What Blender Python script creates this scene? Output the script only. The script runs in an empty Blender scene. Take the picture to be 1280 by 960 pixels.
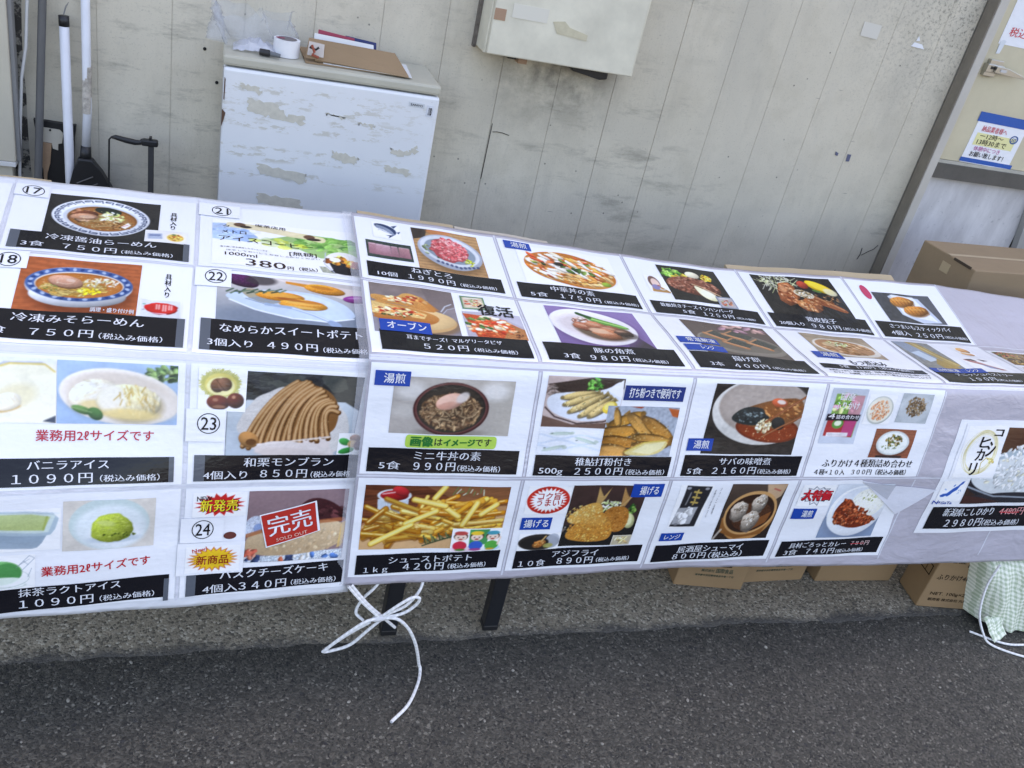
import bpy, bmesh, math, random
import numpy as np
from mathutils import Vector, Matrix

SC = bpy.context.scene
COL = SC.collection
random.seed(7)

# ------------------------------------------------------------------ camera
cam_d = bpy.data.cameras.new('camera')
cam = bpy.data.objects.new('camera', cam_d)
COL.objects.link(cam)
R_ = Vector((0.94504, -0.25599, 0.20344)); F_ = Vector((0.32374, 0.81008, -0.48881))
R_.normalize(); F_.normalize(); U_ = R_.cross(F_); U_.normalize(); R_ = F_.cross(U_)
cam.matrix_world = Matrix(((R_.x, U_.x, -F_.x, -0.26439), (R_.y, U_.y, -F_.y, -1.30738), (R_.z, U_.z, -F_.z, 1.43337), (0, 0, 0, 1)))
cam_d.sensor_width = 36.0
cam_d.lens = 36.0 * 1134.05 / 1280.0
cam_d.clip_start = 0.05
cam_d.clip_end = 500
SC.camera = cam

# ------------------------------------------------------------------ world, sun, exposure
SUN_EL, SUN_AZ = math.radians(52), math.radians(25)      # the sun stands behind the building: everything in view is in its shade
wd = bpy.data.worlds.new('World'); SC.world = wd; wd.use_nodes = True
nt = wd.node_tree; nt.nodes.clear()
sky = nt.nodes.new('ShaderNodeTexSky'); sky.sky_type = 'NISHITA'; sky.sun_disc = False
sky.sun_elevation = SUN_EL; sky.sun_rotation = SUN_AZ
sky.air_density = 1.0; sky.dust_density = 4.0; sky.ozone_density = 1.0
bg = nt.nodes.new('ShaderNodeBackground'); bg.inputs['Strength'].default_value = 0.15
wo = nt.nodes.new('ShaderNodeOutputWorld')
nt.links.new(sky.outputs[0], bg.inputs[0]); nt.links.new(bg.outputs[0], wo.inputs[0])
sun_d = bpy.data.lights.new('sun', 'SUN'); sun_d.energy = 4.0; sun_d.angle = math.radians(0.5); sun_d.color = (1, .95, .87)
sun = bpy.data.objects.new('sun', sun_d); COL.objects.link(sun)
sdir = Vector((math.sin(SUN_AZ) * math.cos(SUN_EL), math.cos(SUN_AZ) * math.cos(SUN_EL), math.sin(SUN_EL)))
sun.rotation_euler = sdir.to_track_quat('Z', 'Y').to_euler(); sun.location = (3, 6, 8)
SC.view_settings.view_transform = 'Standard'; SC.view_settings.look = 'None'
SC.view_settings.gamma = 1.0; SC.view_settings.use_curve_mapping = False
SC.view_settings.exposure = 2.3
SC.view_settings.use_white_balance = True; SC.view_settings.white_balance_temperature = 7700; SC.view_settings.white_balance_tint = 16

# ------------------------------------------------------------------ helpers
def srgb(h):
    if isinstance(h, (tuple, list, np.ndarray)): return np.array(h, float)
    h = h.lstrip('#')
    if len(h) == 3: h = ''.join(c * 2 for c in h)
    return np.array([int(h[i:i + 2], 16) / 255 for i in (0, 2, 4)])
def lin(c):
    c = np.clip(np.asarray(c, float), 0, 1)
    return np.where(c <= .04045, c / 12.92, ((c + .055) / 1.055) ** 2.4)
def lc(h, k=1.0):
    v = lin(srgb(h)) * k
    return (float(v[0]), float(v[1]), float(v[2]), 1.0)

MATS = {}
def mat(name, col, rough=.6, spec=.5, metal=0., bump=0., bscale=200., var=0., vscale=8., alpha=1., coat=0.):
    if name in MATS: return MATS[name]
    m = bpy.data.materials.new(name); m.use_nodes = True; t = m.node_tree
    b = t.nodes['Principled BSDF']
    c = lc(col) if isinstance(col, str) else tuple(col) + (1.,)
    b.inputs['Base Color'].default_value = c
    b.inputs['Roughness'].default_value = rough; b.inputs['Metallic'].default_value = metal
    b.inputs['Specular IOR Level'].default_value = spec
    b.inputs['Alpha'].default_value = alpha; b.inputs['Coat Weight'].default_value = coat
    if bump or var:
        g = t.nodes.new('ShaderNodeNewGeometry')
    if bump:
        n = t.nodes.new('ShaderNodeTexNoise'); n.inputs['Scale'].default_value = bscale; n.inputs['Detail'].default_value = 3
        t.links.new(g.outputs['Position'], n.inputs['Vector'])
        bp = t.nodes.new('ShaderNodeBump'); bp.inputs['Strength'].default_value = bump; bp.inputs['Distance'].default_value = .002
        t.links.new(n.outputs[0], bp.inputs['Height']); t.links.new(bp.outputs[0], b.inputs['Normal'])
    if var:
        n2 = t.nodes.new('ShaderNodeTexNoise'); n2.inputs['Scale'].default_value = vscale; n2.inputs['Detail'].default_value = 6; n2.inputs['Roughness'].default_value = .65
        t.links.new(g.outputs['Position'], n2.inputs['Vector'])
        mr = t.nodes.new('ShaderNodeMapRange'); mr.inputs[1].default_value = .3; mr.inputs[2].default_value = .7
        mr.inputs[3].default_value = 1 - var; mr.inputs[4].default_value = 1 + var
        t.links.new(n2.outputs[0], mr.inputs[0])
        hs = t.nodes.new('ShaderNodeHueSaturation'); hs.inputs['Color'].default_value = c
        t.links.new(mr.outputs[0], hs.inputs['Value']); t.links.new(hs.outputs[0], b.inputs['Base Color'])
    MATS[name] = m
    return m

class NB:
    """small node builder for the richer surface materials"""
    def __init__(s, name):
        s.m = bpy.data.materials.new(name); s.m.use_nodes = True; s.t = s.m.node_tree; s.b = s.t.nodes['Principled BSDF']
        MATS[name] = s.m
        s.pos = s.t.nodes.new('ShaderNodeNewGeometry').outputs['Position']
    def n(s, typ, **k):
        x = s.t.nodes.new(typ)
        for a, v in k.items(): setattr(x, a, v)
        return x
    def l(s, a, b): s.t.links.new(a, b)
    def vec(s, scale=(1, 1, 1), off=(0, 0, 0), rot=(0, 0, 0)):
        m = s.n('ShaderNodeMapping'); m.inputs['Scale'].default_value = scale; m.inputs['Location'].default_value = off; m.inputs['Rotation'].default_value = rot
        s.l(s.pos, m.inputs[0]); return m.outputs[0]
    def noise(s, scale, detail=4, rough=.6, vec=None, dist=0.):
        x = s.n('ShaderNodeTexNoise'); x.inputs['Scale'].default_value = scale; x.inputs['Detail'].default_value = detail; x.inputs['Roughness'].default_value = rough
        x.inputs['Distortion'].default_value = dist
        s.l(vec if vec is not None else s.pos, x.inputs['Vector']); return x.outputs[0]
    def vor(s, scale, vec=None, out='Distance', rnd=1.):
        x = s.n('ShaderNodeTexVoronoi'); x.inputs['Scale'].default_value = scale; x.inputs['Randomness'].default_value = rnd
        s.l(vec if vec is not None else s.pos, x.inputs['Vector']); return x.outputs[out]
    def rng(s, v, a, b, c=0., d=1.):
        x = s.n('ShaderNodeMapRange'); x.inputs[1].default_value = a; x.inputs[2].default_value = b; x.inputs[3].default_value = c; x.inputs[4].default_value = d
        s.l(v, x.inputs[0]); return x.outputs[0]
    def math(s, op, a, b):
        x = s.n('ShaderNodeMath', operation=op)
        for i, v in enumerate((a, b)):
            if isinstance(v, (int, float)): x.inputs[i].default_value = v
            else: s.l(v, x.inputs[i])
        return x.outputs[0]
    def mix(s, f, a, b):
        x = s.n('ShaderNodeMix', data_type='RGBA')
        if isinstance(f, (int, float)): x.inputs[0].default_value = f
        else: s.l(f, x.inputs[0])
        for i, v in ((6, a), (7, b)):
            if isinstance(v, tuple): x.inputs[i].default_value = v if len(v) == 4 else v + (1.,)
            else: s.l(v, x.inputs[i])
        return x.outputs[2]
    def bump(s, h, strength=.5, dist=.002, prev=None):
        x = s.n('ShaderNodeBump'); x.inputs['Strength'].default_value = strength; x.inputs['Distance'].default_value = dist
        s.l(h, x.inputs['Height'])
        if prev is not None: s.l(prev, x.inputs['Normal'])
        return x.outputs[0]
    def fin(s, col=None, rough=None, nor=None):
        if col is not None: s.l(col, s.b.inputs['Base Color'])
        if rough is not None:
            if isinstance(rough, (int, float)): s.b.inputs['Roughness'].default_value = rough
            else: s.l(rough, s.b.inputs['Roughness'])
        if nor is not None: s.l(nor, s.b.inputs['Normal'])
        return s.m

def obj(name, me, m=None, parent=None, loc=None):
    """link a mesh whose vertices are in world coordinates; its origin is moved to its own middle (or loc)"""
    n = len(me.vertices)
    co = np.empty(n * 3, np.float32); me.vertices.foreach_get('co', co); co = co.reshape(-1, 3)
    if loc is None:
        loc = (co.min(0) + co.max(0)) / 2
        if parent is None: loc[2] = co[:, 2].min()
    loc = np.array(loc, np.float32)
    me.vertices.foreach_set('co', (co - loc).ravel()); me.update()
    o = bpy.data.objects.new(name, me); COL.objects.link(o)
    o.location = [float(v) for v in loc]
    if m is not None: me.materials.append(m)
    if parent is not None:
        w = Vector(WORLD[parent]); o.parent = parent; o.location = Vector(o.location) - w
        WORLD[o] = w + Vector(o.location)
    else: WORLD[o] = Vector(o.location)
    return o
WORLD = {}
def tag(o, label=None, cat=None, group=None, kind=None):
    if label: o['label'] = label
    if cat: o['category'] = cat
    if group: o['group'] = group
    if kind: o['kind'] = kind
    return o
def thing(name, loc, label, cat, group=None):
    o = bpy.data.objects.new(name, None); COL.objects.link(o); o.location = loc; o.empty_display_size = .05
    WORLD[o] = Vector(loc)
    return tag(o, label, cat, group)

class MB:
    """collects simple shapes into one bmesh (world coordinates)"""
    def __init__(s): s.bm = bmesh.new()
    def hull(s, pts, faces):
        v = [s.bm.verts.new(p) for p in pts]
        for f in faces:
            try: s.bm.faces.new([v[i] for i in f])
            except ValueError: pass
        return v
    def box(s, lo, hi, rz=0., piv=None, M=None):
        x0, y0, z0 = lo; x1, y1, z1 = hi
        p = [Vector(q) for q in ((x0, y0, z0), (x1, y0, z0), (x1, y1, z0), (x0, y1, z0), (x0, y0, z1), (x1, y0, z1), (x1, y1, z1), (x0, y1, z1))]
        if rz:
            pv = Vector(piv) if piv else Vector(((x0 + x1) / 2, (y0 + y1) / 2, 0)); Mr = Matrix.Rotation(rz, 3, 'Z')
            p = [Mr @ (q - pv) + pv for q in p]
        if M is not None: p = [M @ q for q in p]
        s.hull(p, ((0, 3, 2, 1), (4, 5, 6, 7), (0, 1, 5, 4), (1, 2, 6, 5), (2, 3, 7, 6), (3, 0, 4, 7))); return s
    def prism(s, poly, y0, y1):
        """poly of (x, z) extruded from y0 to y1"""
        n = len(poly)
        a = [s.bm.verts.new((x, y0, z)) for x, z in poly]; b = [s.bm.verts.new((x, y1, z)) for x, z in poly]
        s.bm.faces.new(a); s.bm.faces.new(b[::-1])
        for i in range(n): s.bm.faces.new((a[i], b[i], b[(i + 1) % n], a[(i + 1) % n]))
        return s
    def tube(s, pts, r, seg=10, cap=True):
        pts = [Vector(p) for p in pts]; n = len(pts); rs = r if isinstance(r, (list, tuple)) else [r] * n
        rings = []; up = None
        for i, p in enumerate(pts):
            t = (pts[min(i + 1, n - 1)] - pts[max(i - 1, 0)]).normalized()
            if up is None: up = t.orthogonal().normalized()
            up = (up - t * up.dot(t)).normalized(); sd = t.cross(up)
            rings.append([s.bm.verts.new(p + (up * math.cos(a) + sd * math.sin(a)) * rs[i]) for a in (k * 2 * math.pi / seg for k in range(seg))])
        for i in range(n - 1):
            for k in range(seg):
                s.bm.faces.new((rings[i][k], rings[i][(k + 1) % seg], rings[i + 1][(k + 1) % seg], rings[i + 1][k]))
        if cap: s.bm.faces.new(rings[0][::-1]); s.bm.faces.new(rings[-1])
        return s
    def lathe(s, c, prof, seg=32, axis=None):
        M = Matrix.Identity(3) if axis is None else Vector((0, 0, 1)).rotation_difference(Vector(axis)).to_matrix()
        c = Vector(c); rings = []
        for r, h in prof: rings.append([s.bm.verts.new(c + M @ Vector((r * math.cos(k * 2 * math.pi / seg), r * math.sin(k * 2 * math.pi / seg), h))) for k in range(seg)])
        for i in range(len(prof) - 1):
            for k in range(seg): s.bm.faces.new((rings[i][k], rings[i][(k + 1) % seg], rings[i + 1][(k + 1) % seg], rings[i + 1][k]))
        s.bm.faces.new(rings[0][::-1]); s.bm.faces.new(rings[-1]); return s
    def mesh(s, bevel=0., smooth=False, seg=2):
        if bevel: bmesh.ops.bevel(s.bm, geom=list(s.bm.edges), offset=bevel, segments=seg, profile=.5, affect='EDGES')
        bmesh.ops.recalc_face_normals(s.bm, faces=list(s.bm.faces))
        me = bpy.data.meshes.new('mesh'); s.bm.to_mesh(me); s.bm.free()
        if smooth: me.polygons.foreach_set('use_smooth', [True] * len(me.polygons))
        return me
    def build(s, name, m, parent=None, bevel=0., smooth=False, loc=None):
        return obj(name, s.mesh(bevel, smooth), m, parent, loc)

def np_mesh(V, Q, smooth=True, col=None):
    V = np.asarray(V, np.float32).reshape(-1, 3); Q = np.asarray(Q, np.int32)
    me = bpy.data.meshes.new('mesh'); me.vertices.add(len(V)); me.vertices.foreach_set('co', V.ravel())
    k = Q.shape[1]; me.loops.add(Q.size); me.loops.foreach_set('vertex_index', Q.ravel())
    me.polygons.add(len(Q)); me.polygons.foreach_set('loop_start', np.arange(0, Q.size, k, dtype=np.int32))
    me.polygons.foreach_set('loop_total', np.full(len(Q), k, np.int32))
    me.update(calc_edges=True); me.polygons.foreach_set('use_smooth', np.full(len(Q), smooth, bool))
    if col is not None:
        a = me.color_attributes.new('print', 'FLOAT_COLOR', 'POINT')
        c = np.ones((len(V), 4), np.float32); c[:, :3] = col; a.data.foreach_set('color', c.ravel())
    return me
def grid_quads(nx, ny):
    i = np.arange(nx - 1)[None, :]; j = np.arange(ny - 1)[:, None]; a = j * nx + i
    return np.stack([a + nx, a + nx + 1, a + 1, a], -1).reshape(-1, 4)

# ------------------------------------------------------------------ the vinyl banners: grid of nodes (column, row), metres
RN = np.array([[[0.0069, 0.4298, 0.7657], [0.0044, 0.2167, 0.7265], [-0.0, 0.0048, 0.6853], [-0.0011, -0.0364, 0.4665], [0.0, -0.073, 0.2504]], [[0.3093, 0.4253, 0.75], [0.3079, 0.2111, 0.7099], [0.304, -0.0034, 0.688], [0.3033, -0.0509, 0.4729], [0.3037, -0.0699, 0.2551]], [[0.6094, 0.4257, 0.7339], [0.6071, 0.2118, 0.6988], [0.611, -0.0085, 0.6923], [0.6081, -0.0556, 0.477], [0.6062, -0.0609, 0.2581]], [[0.9099, 0.4258, 0.7231], [0.9092, 0.2131, 0.6852], [0.9148, -0.005, 0.6908], [0.9111, -0.0486, 0.4755], [0.9107, -0.0546, 0.2597]], [[1.2109, 0.4301, 0.7286], [1.2119, 0.2184, 0.6742], [1.2195, -0.0004, 0.6858], [1.2151, -0.0405, 0.473], [1.2133, -0.0442, 0.2565]], [[1.5122, 0.4409, 0.7265], [1.5117, 0.2349, 0.6635], [1.5222, 0.0167, 0.6811], [1.5185, -0.0329, 0.4696], [1.516, -0.0329, 0.2527]]])
RN[:, 4, 1] = RN[:, 4, 1] * .6 + RN[:, 4, 1].mean() * .4
LN = np.array([[[-0.5905, 0.4145, 0.7674], [-0.585, 0.2006, 0.7356], [-0.5862, -0.0092, 0.6789], [-0.5805, -0.1321, 0.4989], [-0.5891, -0.1599, 0.2837]], [[-0.2825, 0.4228, 0.7608], [-0.2816, 0.2082, 0.7287], [-0.2846, -0.002, 0.6709], [-0.2842, -0.0783, 0.4731], [-0.2903, -0.114, 0.2604]], [[0.0153, 0.4315, 0.7563], [0.0203, 0.2166, 0.7172], [0.0186, 0.0068, 0.6608], [0.0034, -0.0237, 0.4422], [0.0, -0.0669, 0.2295]]])
PU, PV = .303, .217
def cols_at(N, c):
    n = len(N) - 1; c = np.asarray(c, float)
    i = np.clip(np.floor(c), 0, n - 1).astype(int); t = np.clip(c - i, 0, 1)[:, None, None]
    E = np.concatenate([[2 * N[0] - N[1]], N, [2 * N[n] - N[n - 1]]])
    p0, p1, p2, p3 = E[i], E[i + 1], E[i + 2], E[i + 3]
    q = .5 * (2 * p1 + (p2 - p0) * t + (2 * p0 - 5 * p1 + 4 * p2 - p3) * t ** 2 + (3 * p1 - p0 - 3 * p2 + p3) * t ** 3)
    d = (c - i - np.clip(c - i, 0, 1))[:, None, None]
    return q + np.where(d < 0, (N[1] - N[0])[None], (N[n] - N[n - 1])[None]) * d
def surf0(N, c, v):
    c = np.asarray(c, float).ravel(); v = np.asarray(v, float).ravel()
    Q = cols_at(N, c); idx = np.arange(len(c))
    def lp(t):
        i = np.clip(np.floor(t), 0, 3).astype(int); f = (t - i)[:, None]
        return Q[idx, i] * (1 - f) + Q[idx, i + 1] * f
    P = lp(v)
    for k, w in ((1, .06), (2, .11), (3, .07)):
        m = np.abs(v - k) < w
        if m.any():
            s = ((v - k + w) / (2 * w))[:, None]
            B = (1 - s) ** 2 * lp(np.full_like(v, k - w)) + 2 * s * (1 - s) * Q[:, k] + s ** 2 * lp(np.full_like(v, k + w))
            P = np.where(m[:, None], B, P)
    return P
def normal0(N, c, v):
    e = 1e-3
    du = surf0(N, c + e, v) - surf0(N, c - e, v); dv = surf0(N, c, v + e) - surf0(N, c, v - e)
    n = np.cross(dv, du); return n / np.linalg.norm(n, axis=1)[:, None]
def bulge(N, c, v):
    """gentle waves of the vinyl, metres along the normal"""
    ph = 0. if N is RN else 1.7
    w = .0016 * np.sin(c * 5.1 + ph + .7 * np.sin(v * 2.3)) * np.sin(v * math.pi) + .0008 * np.sin(c * 13 + v * 3.1 + ph)
    top = np.clip((2 - v) / 1.2, 0, 1)
    w = w + .0006 * np.sin(v * 17 + c * 2 + ph) * (1 - top) - .002 * np.exp(-((v - 1.55) / .35) ** 2) * np.sin(c * 2 + 1)
    return w
def surf(N, c, v, h=0.):
    c = np.asarray(c, float).ravel(); v = np.asarray(v, float).ravel()
    return surf0(N, c, v) + normal0(N, c, v) * (bulge(N, c, v) + h)[:, None]

# printed things sit on the vinyl in layers a fraction of a millimetre thick
def paper_mat(name, col, rough=.17, var=0.):
    b = NB(name); c = lc(col) if isinstance(col, str) else tuple(col) + (1.,)
    nz = b.noise(14, 3, .5); n2 = b.noise(55, 2, .5, b.vec((1, .25, 2.2)))
    cc = b.mix(b.rng(b.noise(5, 3), .3, .7), tuple(x * .965 for x in c[:3]), c)
    b.b.inputs['Specular IOR Level'].default_value = .36
    nor = b.bump(b.math('ADD', nz, b.math('MULTIPLY', n2, .35)), .17, .012)
    return b.fin(cc, rough, nor)
def print_mat():
    b = NB('printed_photo'); a = b.n('ShaderNodeVertexColor', layer_name='print')
    nz = b.noise(14, 3, .5); n2 = b.noise(55, 2, .5, b.vec((1, .25, 2.2))); b.b.inputs['Specular IOR Level'].default_value = .36
    return b.fin(a.outputs[0], .17, b.bump(b.math('ADD', nz, b.math('MULTIPLY', n2, .35)), .17, .012))
PAPER = (.80, .815, .85)
M_PAPER = paper_mat('white_paper', PAPER)
M_PRINT = print_mat()
INK = {}
def ink(col):
    if col not in INK: INK[col] = paper_mat('ink_' + col, tuple(np.array(lc(col)[:3]) * .85 + .002))
    return INK[col]

class Sheet:
    def __init__(s, N, q, W=297., H=210.):
        """q: (col,row) grid coordinates of TL, TR, BR, BL"""
        s.N, s.q, s.W, s.H = N, np.array(q, float), W, H; s.o = None; s.lift = 0.
    def cv(s, x, y):
        a = np.asarray(x, float) / s.W; b = np.asarray(y, float) / s.H; q = s.q
        g = [(1 - a) * (1 - b) * q[0, k] + a * (1 - b) * q[1, k] + a * b * q[2, k] + (1 - a) * b * q[3, k] for k in (0, 1)]
        return g[0], g[1]
    def map(s, x, y, h):
        c, v = s.cv(x, y); return surf(s.N, c, v, h + s.lift)
    def quad(s, pts, h, step=7., img=None):
        """bilinear patch over four local corners (mm) TL,TR,BR,BL"""
        p = np.array(pts, float)
        w = max(np.hypot(*(p[1] - p[0])), np.hypot(*(p[2] - p[3]))); hh = max(np.hypot(*(p[3] - p[0])), np.hypot(*(p[2] - p[1])))
        if img is not None: nx, ny = img.shape[1], img.shape[0]
        else: nx, ny = max(2, int(w / step) + 1), max(2, int(hh / step) + 1)
        A, B = np.meshgrid(np.linspace(0, 1, nx), np.linspace(0, 1, ny)); A, B = A.ravel(), B.ravel()
        X = (1 - A) * (1 - B) * p[0, 0] + A * (1 - B) * p[1, 0] + A * B * p[2, 0] + (1 - A) * B * p[3, 0]
        Y = (1 - A) * (1 - B) * p[0, 1] + A * (1 - B) * p[1, 1] + A * B * p[2, 1] + (1 - A) * B * p[3, 1]
        col = None
        if img is not None: col = lin(img.reshape(-1, 3)) * .84 + .004
        return np_mesh(s.map(X, Y, h), grid_quads(nx, ny), True, col)
    def rect(s, x0, y0, x1, y1, h, **k): return s.quad(((x0, y0), (x1, y0), (x1, y1), (x0, y1)), h, **k)
    def poly(s, pts, h):
        """flat outline (mm) filled as one fan of triangles around its middle"""
        P = np.array(pts, float); D = []
        for i in range(len(P)):
            k = max(1, int(np.hypot(*(P[(i + 1) % len(P)] - P[i])) / 12)); D += [P[i] + (P[(i + 1) % len(P)] - P[i]) * j / k for j in range(k)]
        P = np.array(D); n = len(P); C = P.mean(0); m = max(2, int(np.linalg.norm(P - C, axis=1).max() / 9))
        XY = np.concatenate([C + (P - C) * (j / m) for j in range(1, m + 1)] + [[C]])
        F = [(i, (i + 1) % n, m * n, m * n)[:3] for i in range(n)]
        for j in range(m - 1):
            for i in range(n):
                a, b, c, d = j * n + i, j * n + (i + 1) % n, (j + 1) * n + (i + 1) % n, (j + 1) * n + i
                F += [(d, c, b), (d, b, a)]
        F = np.array(F); a, b, c = XY[F[0, 0]], XY[F[0, 1]], XY[F[0, 2]]
        fl = lambda t: (XY[t[:, 1], 0] - XY[t[:, 0], 0]) * (XY[t[:, 2], 1] - XY[t[:, 0], 1]) - (XY[t[:, 1], 1] - XY[t[:, 0], 1]) * (XY[t[:, 2], 0] - XY[t[:, 0], 0])
        F = np.where((fl(F) > 0)[:, None], F[:, ::-1], F)
        return np_mesh(s.map(XY[:, 0], XY[:, 1], h), F)

_TX = {}
def text2d(body, off=0.):
    k = (body, off)
    if k not in _TX:
        c = bpy.data.curves.new('t', 'FONT'); c.body = body; c.resolution_u = 2; c.offset = off; c.fill_mode = 'FRONT'; c.space_line = .95
        c.align_x = 'CENTER'
        o = bpy.data.objects.new('t', c); COL.objects.link(o)
        me = bpy.data.meshes.new_from_object(o.evaluated_get(bpy.context.evaluated_depsgraph_get()))
        V = np.empty(len(me.vertices) * 3, np.float32); me.vertices.foreach_get('co', V); V = V.reshape(-1, 3)[:, :2]
        me.calc_loop_triangles(); T = np.empty(len(me.loop_triangles) * 3, np.int32); me.loop_triangles.foreach_get('vertices', T)
        T = T.reshape(-1, 3)
        if len(T):
            a, b, d = V[T[:, 0]], V[T[:, 1]], V[T[:, 2]]
            ar = (b[:, 0] - a[:, 0]) * (d[:, 1] - a[:, 1]) - (b[:, 1] - a[:, 1]) * (d[:, 0] - a[:, 0])
            T = np.where((ar < 0)[:, None], T[:, ::-1], T)
        bpy.data.objects.remove(o); bpy.data.curves.remove(c); bpy.data.meshes.remove(me)
        _TX[k] = (V, T)
    return _TX[k]
_K = text2d('国')[0]; KH = _K[:, 1].max() - _K[:, 1].min(); KB = _K[:, 1].min()
def text_xy(items, thin=0.):
    """items: (body, x0, x1, baseline_y, em[, weight[, rot]]) in mm -> verts, tris; box items: (body, x0, x1, y0, y1, weight, 'box')"""
    VV, TT, n = [], [], 0
    for it in items:
        body, x0, x1, yb, em = it[:5]; wt = it[5] if len(it) > 5 else 1; mode = it[6] if len(it) > 6 else 0
        V, T = text2d(body, thin)
        lo, hi = V.min(0), V.max(0)
        X = x0 + (V[:, 0] - lo[0]) / (hi[0] - lo[0]) * (x1 - x0)
        if mode == 'box': Y = yb + (hi[1] - V[:, 1]) / (hi[1] - lo[1]) * (em - yb)
        else: Y = yb - (V[:, 1] - KB) * em / KH
        if isinstance(mode, (int, float)) and mode:
            a = math.radians(mode); cx, cy = (x0 + x1) / 2, yb - em / 2
            X, Y = cx + (X - cx) * math.cos(a) - (Y - cy) * math.sin(a), cy + (X - cx) * math.sin(a) + (Y - cy) * math.cos(a)
        VV.append(np.stack([X, Y], 1)); TT.append(T + n); n += len(V)
    return np.concatenate(VV), np.concatenate(TT)
def text_mesh(s, items, h, serif=True):
    """more passes shifted a little thicken the strokes; with serif only the upright ones, as in the printed typeface"""
    V, T = text_xy(items, -.010 if serif else 0.); it = items[0]
    e = (it[4] if (len(it) < 7 or it[6] != 'box') else min(16, abs(it[4] - it[3]))); wt = it[5] if len(it) > 5 else 1
    sh = ((0, 0), (.028, 0), (.056, .0)) if serif else ((0, 0), (.03, 0), (.015, .02))
    if wt == 2: sh = ((0, 0), (.05, .01), (.10, 0), (.05, .05), (.0, .06), (.1, .06))
    if not wt: sh = sh[:1]
    P = np.concatenate([s.map(V[:, 0] + a * e, V[:, 1] + b * e, h + k * .00008) for k, (a, b) in enumerate(sh)])
    T = np.concatenate([T + k * len(V) for k in range(len(sh))])
    return np_mesh(P, T, True)

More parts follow.
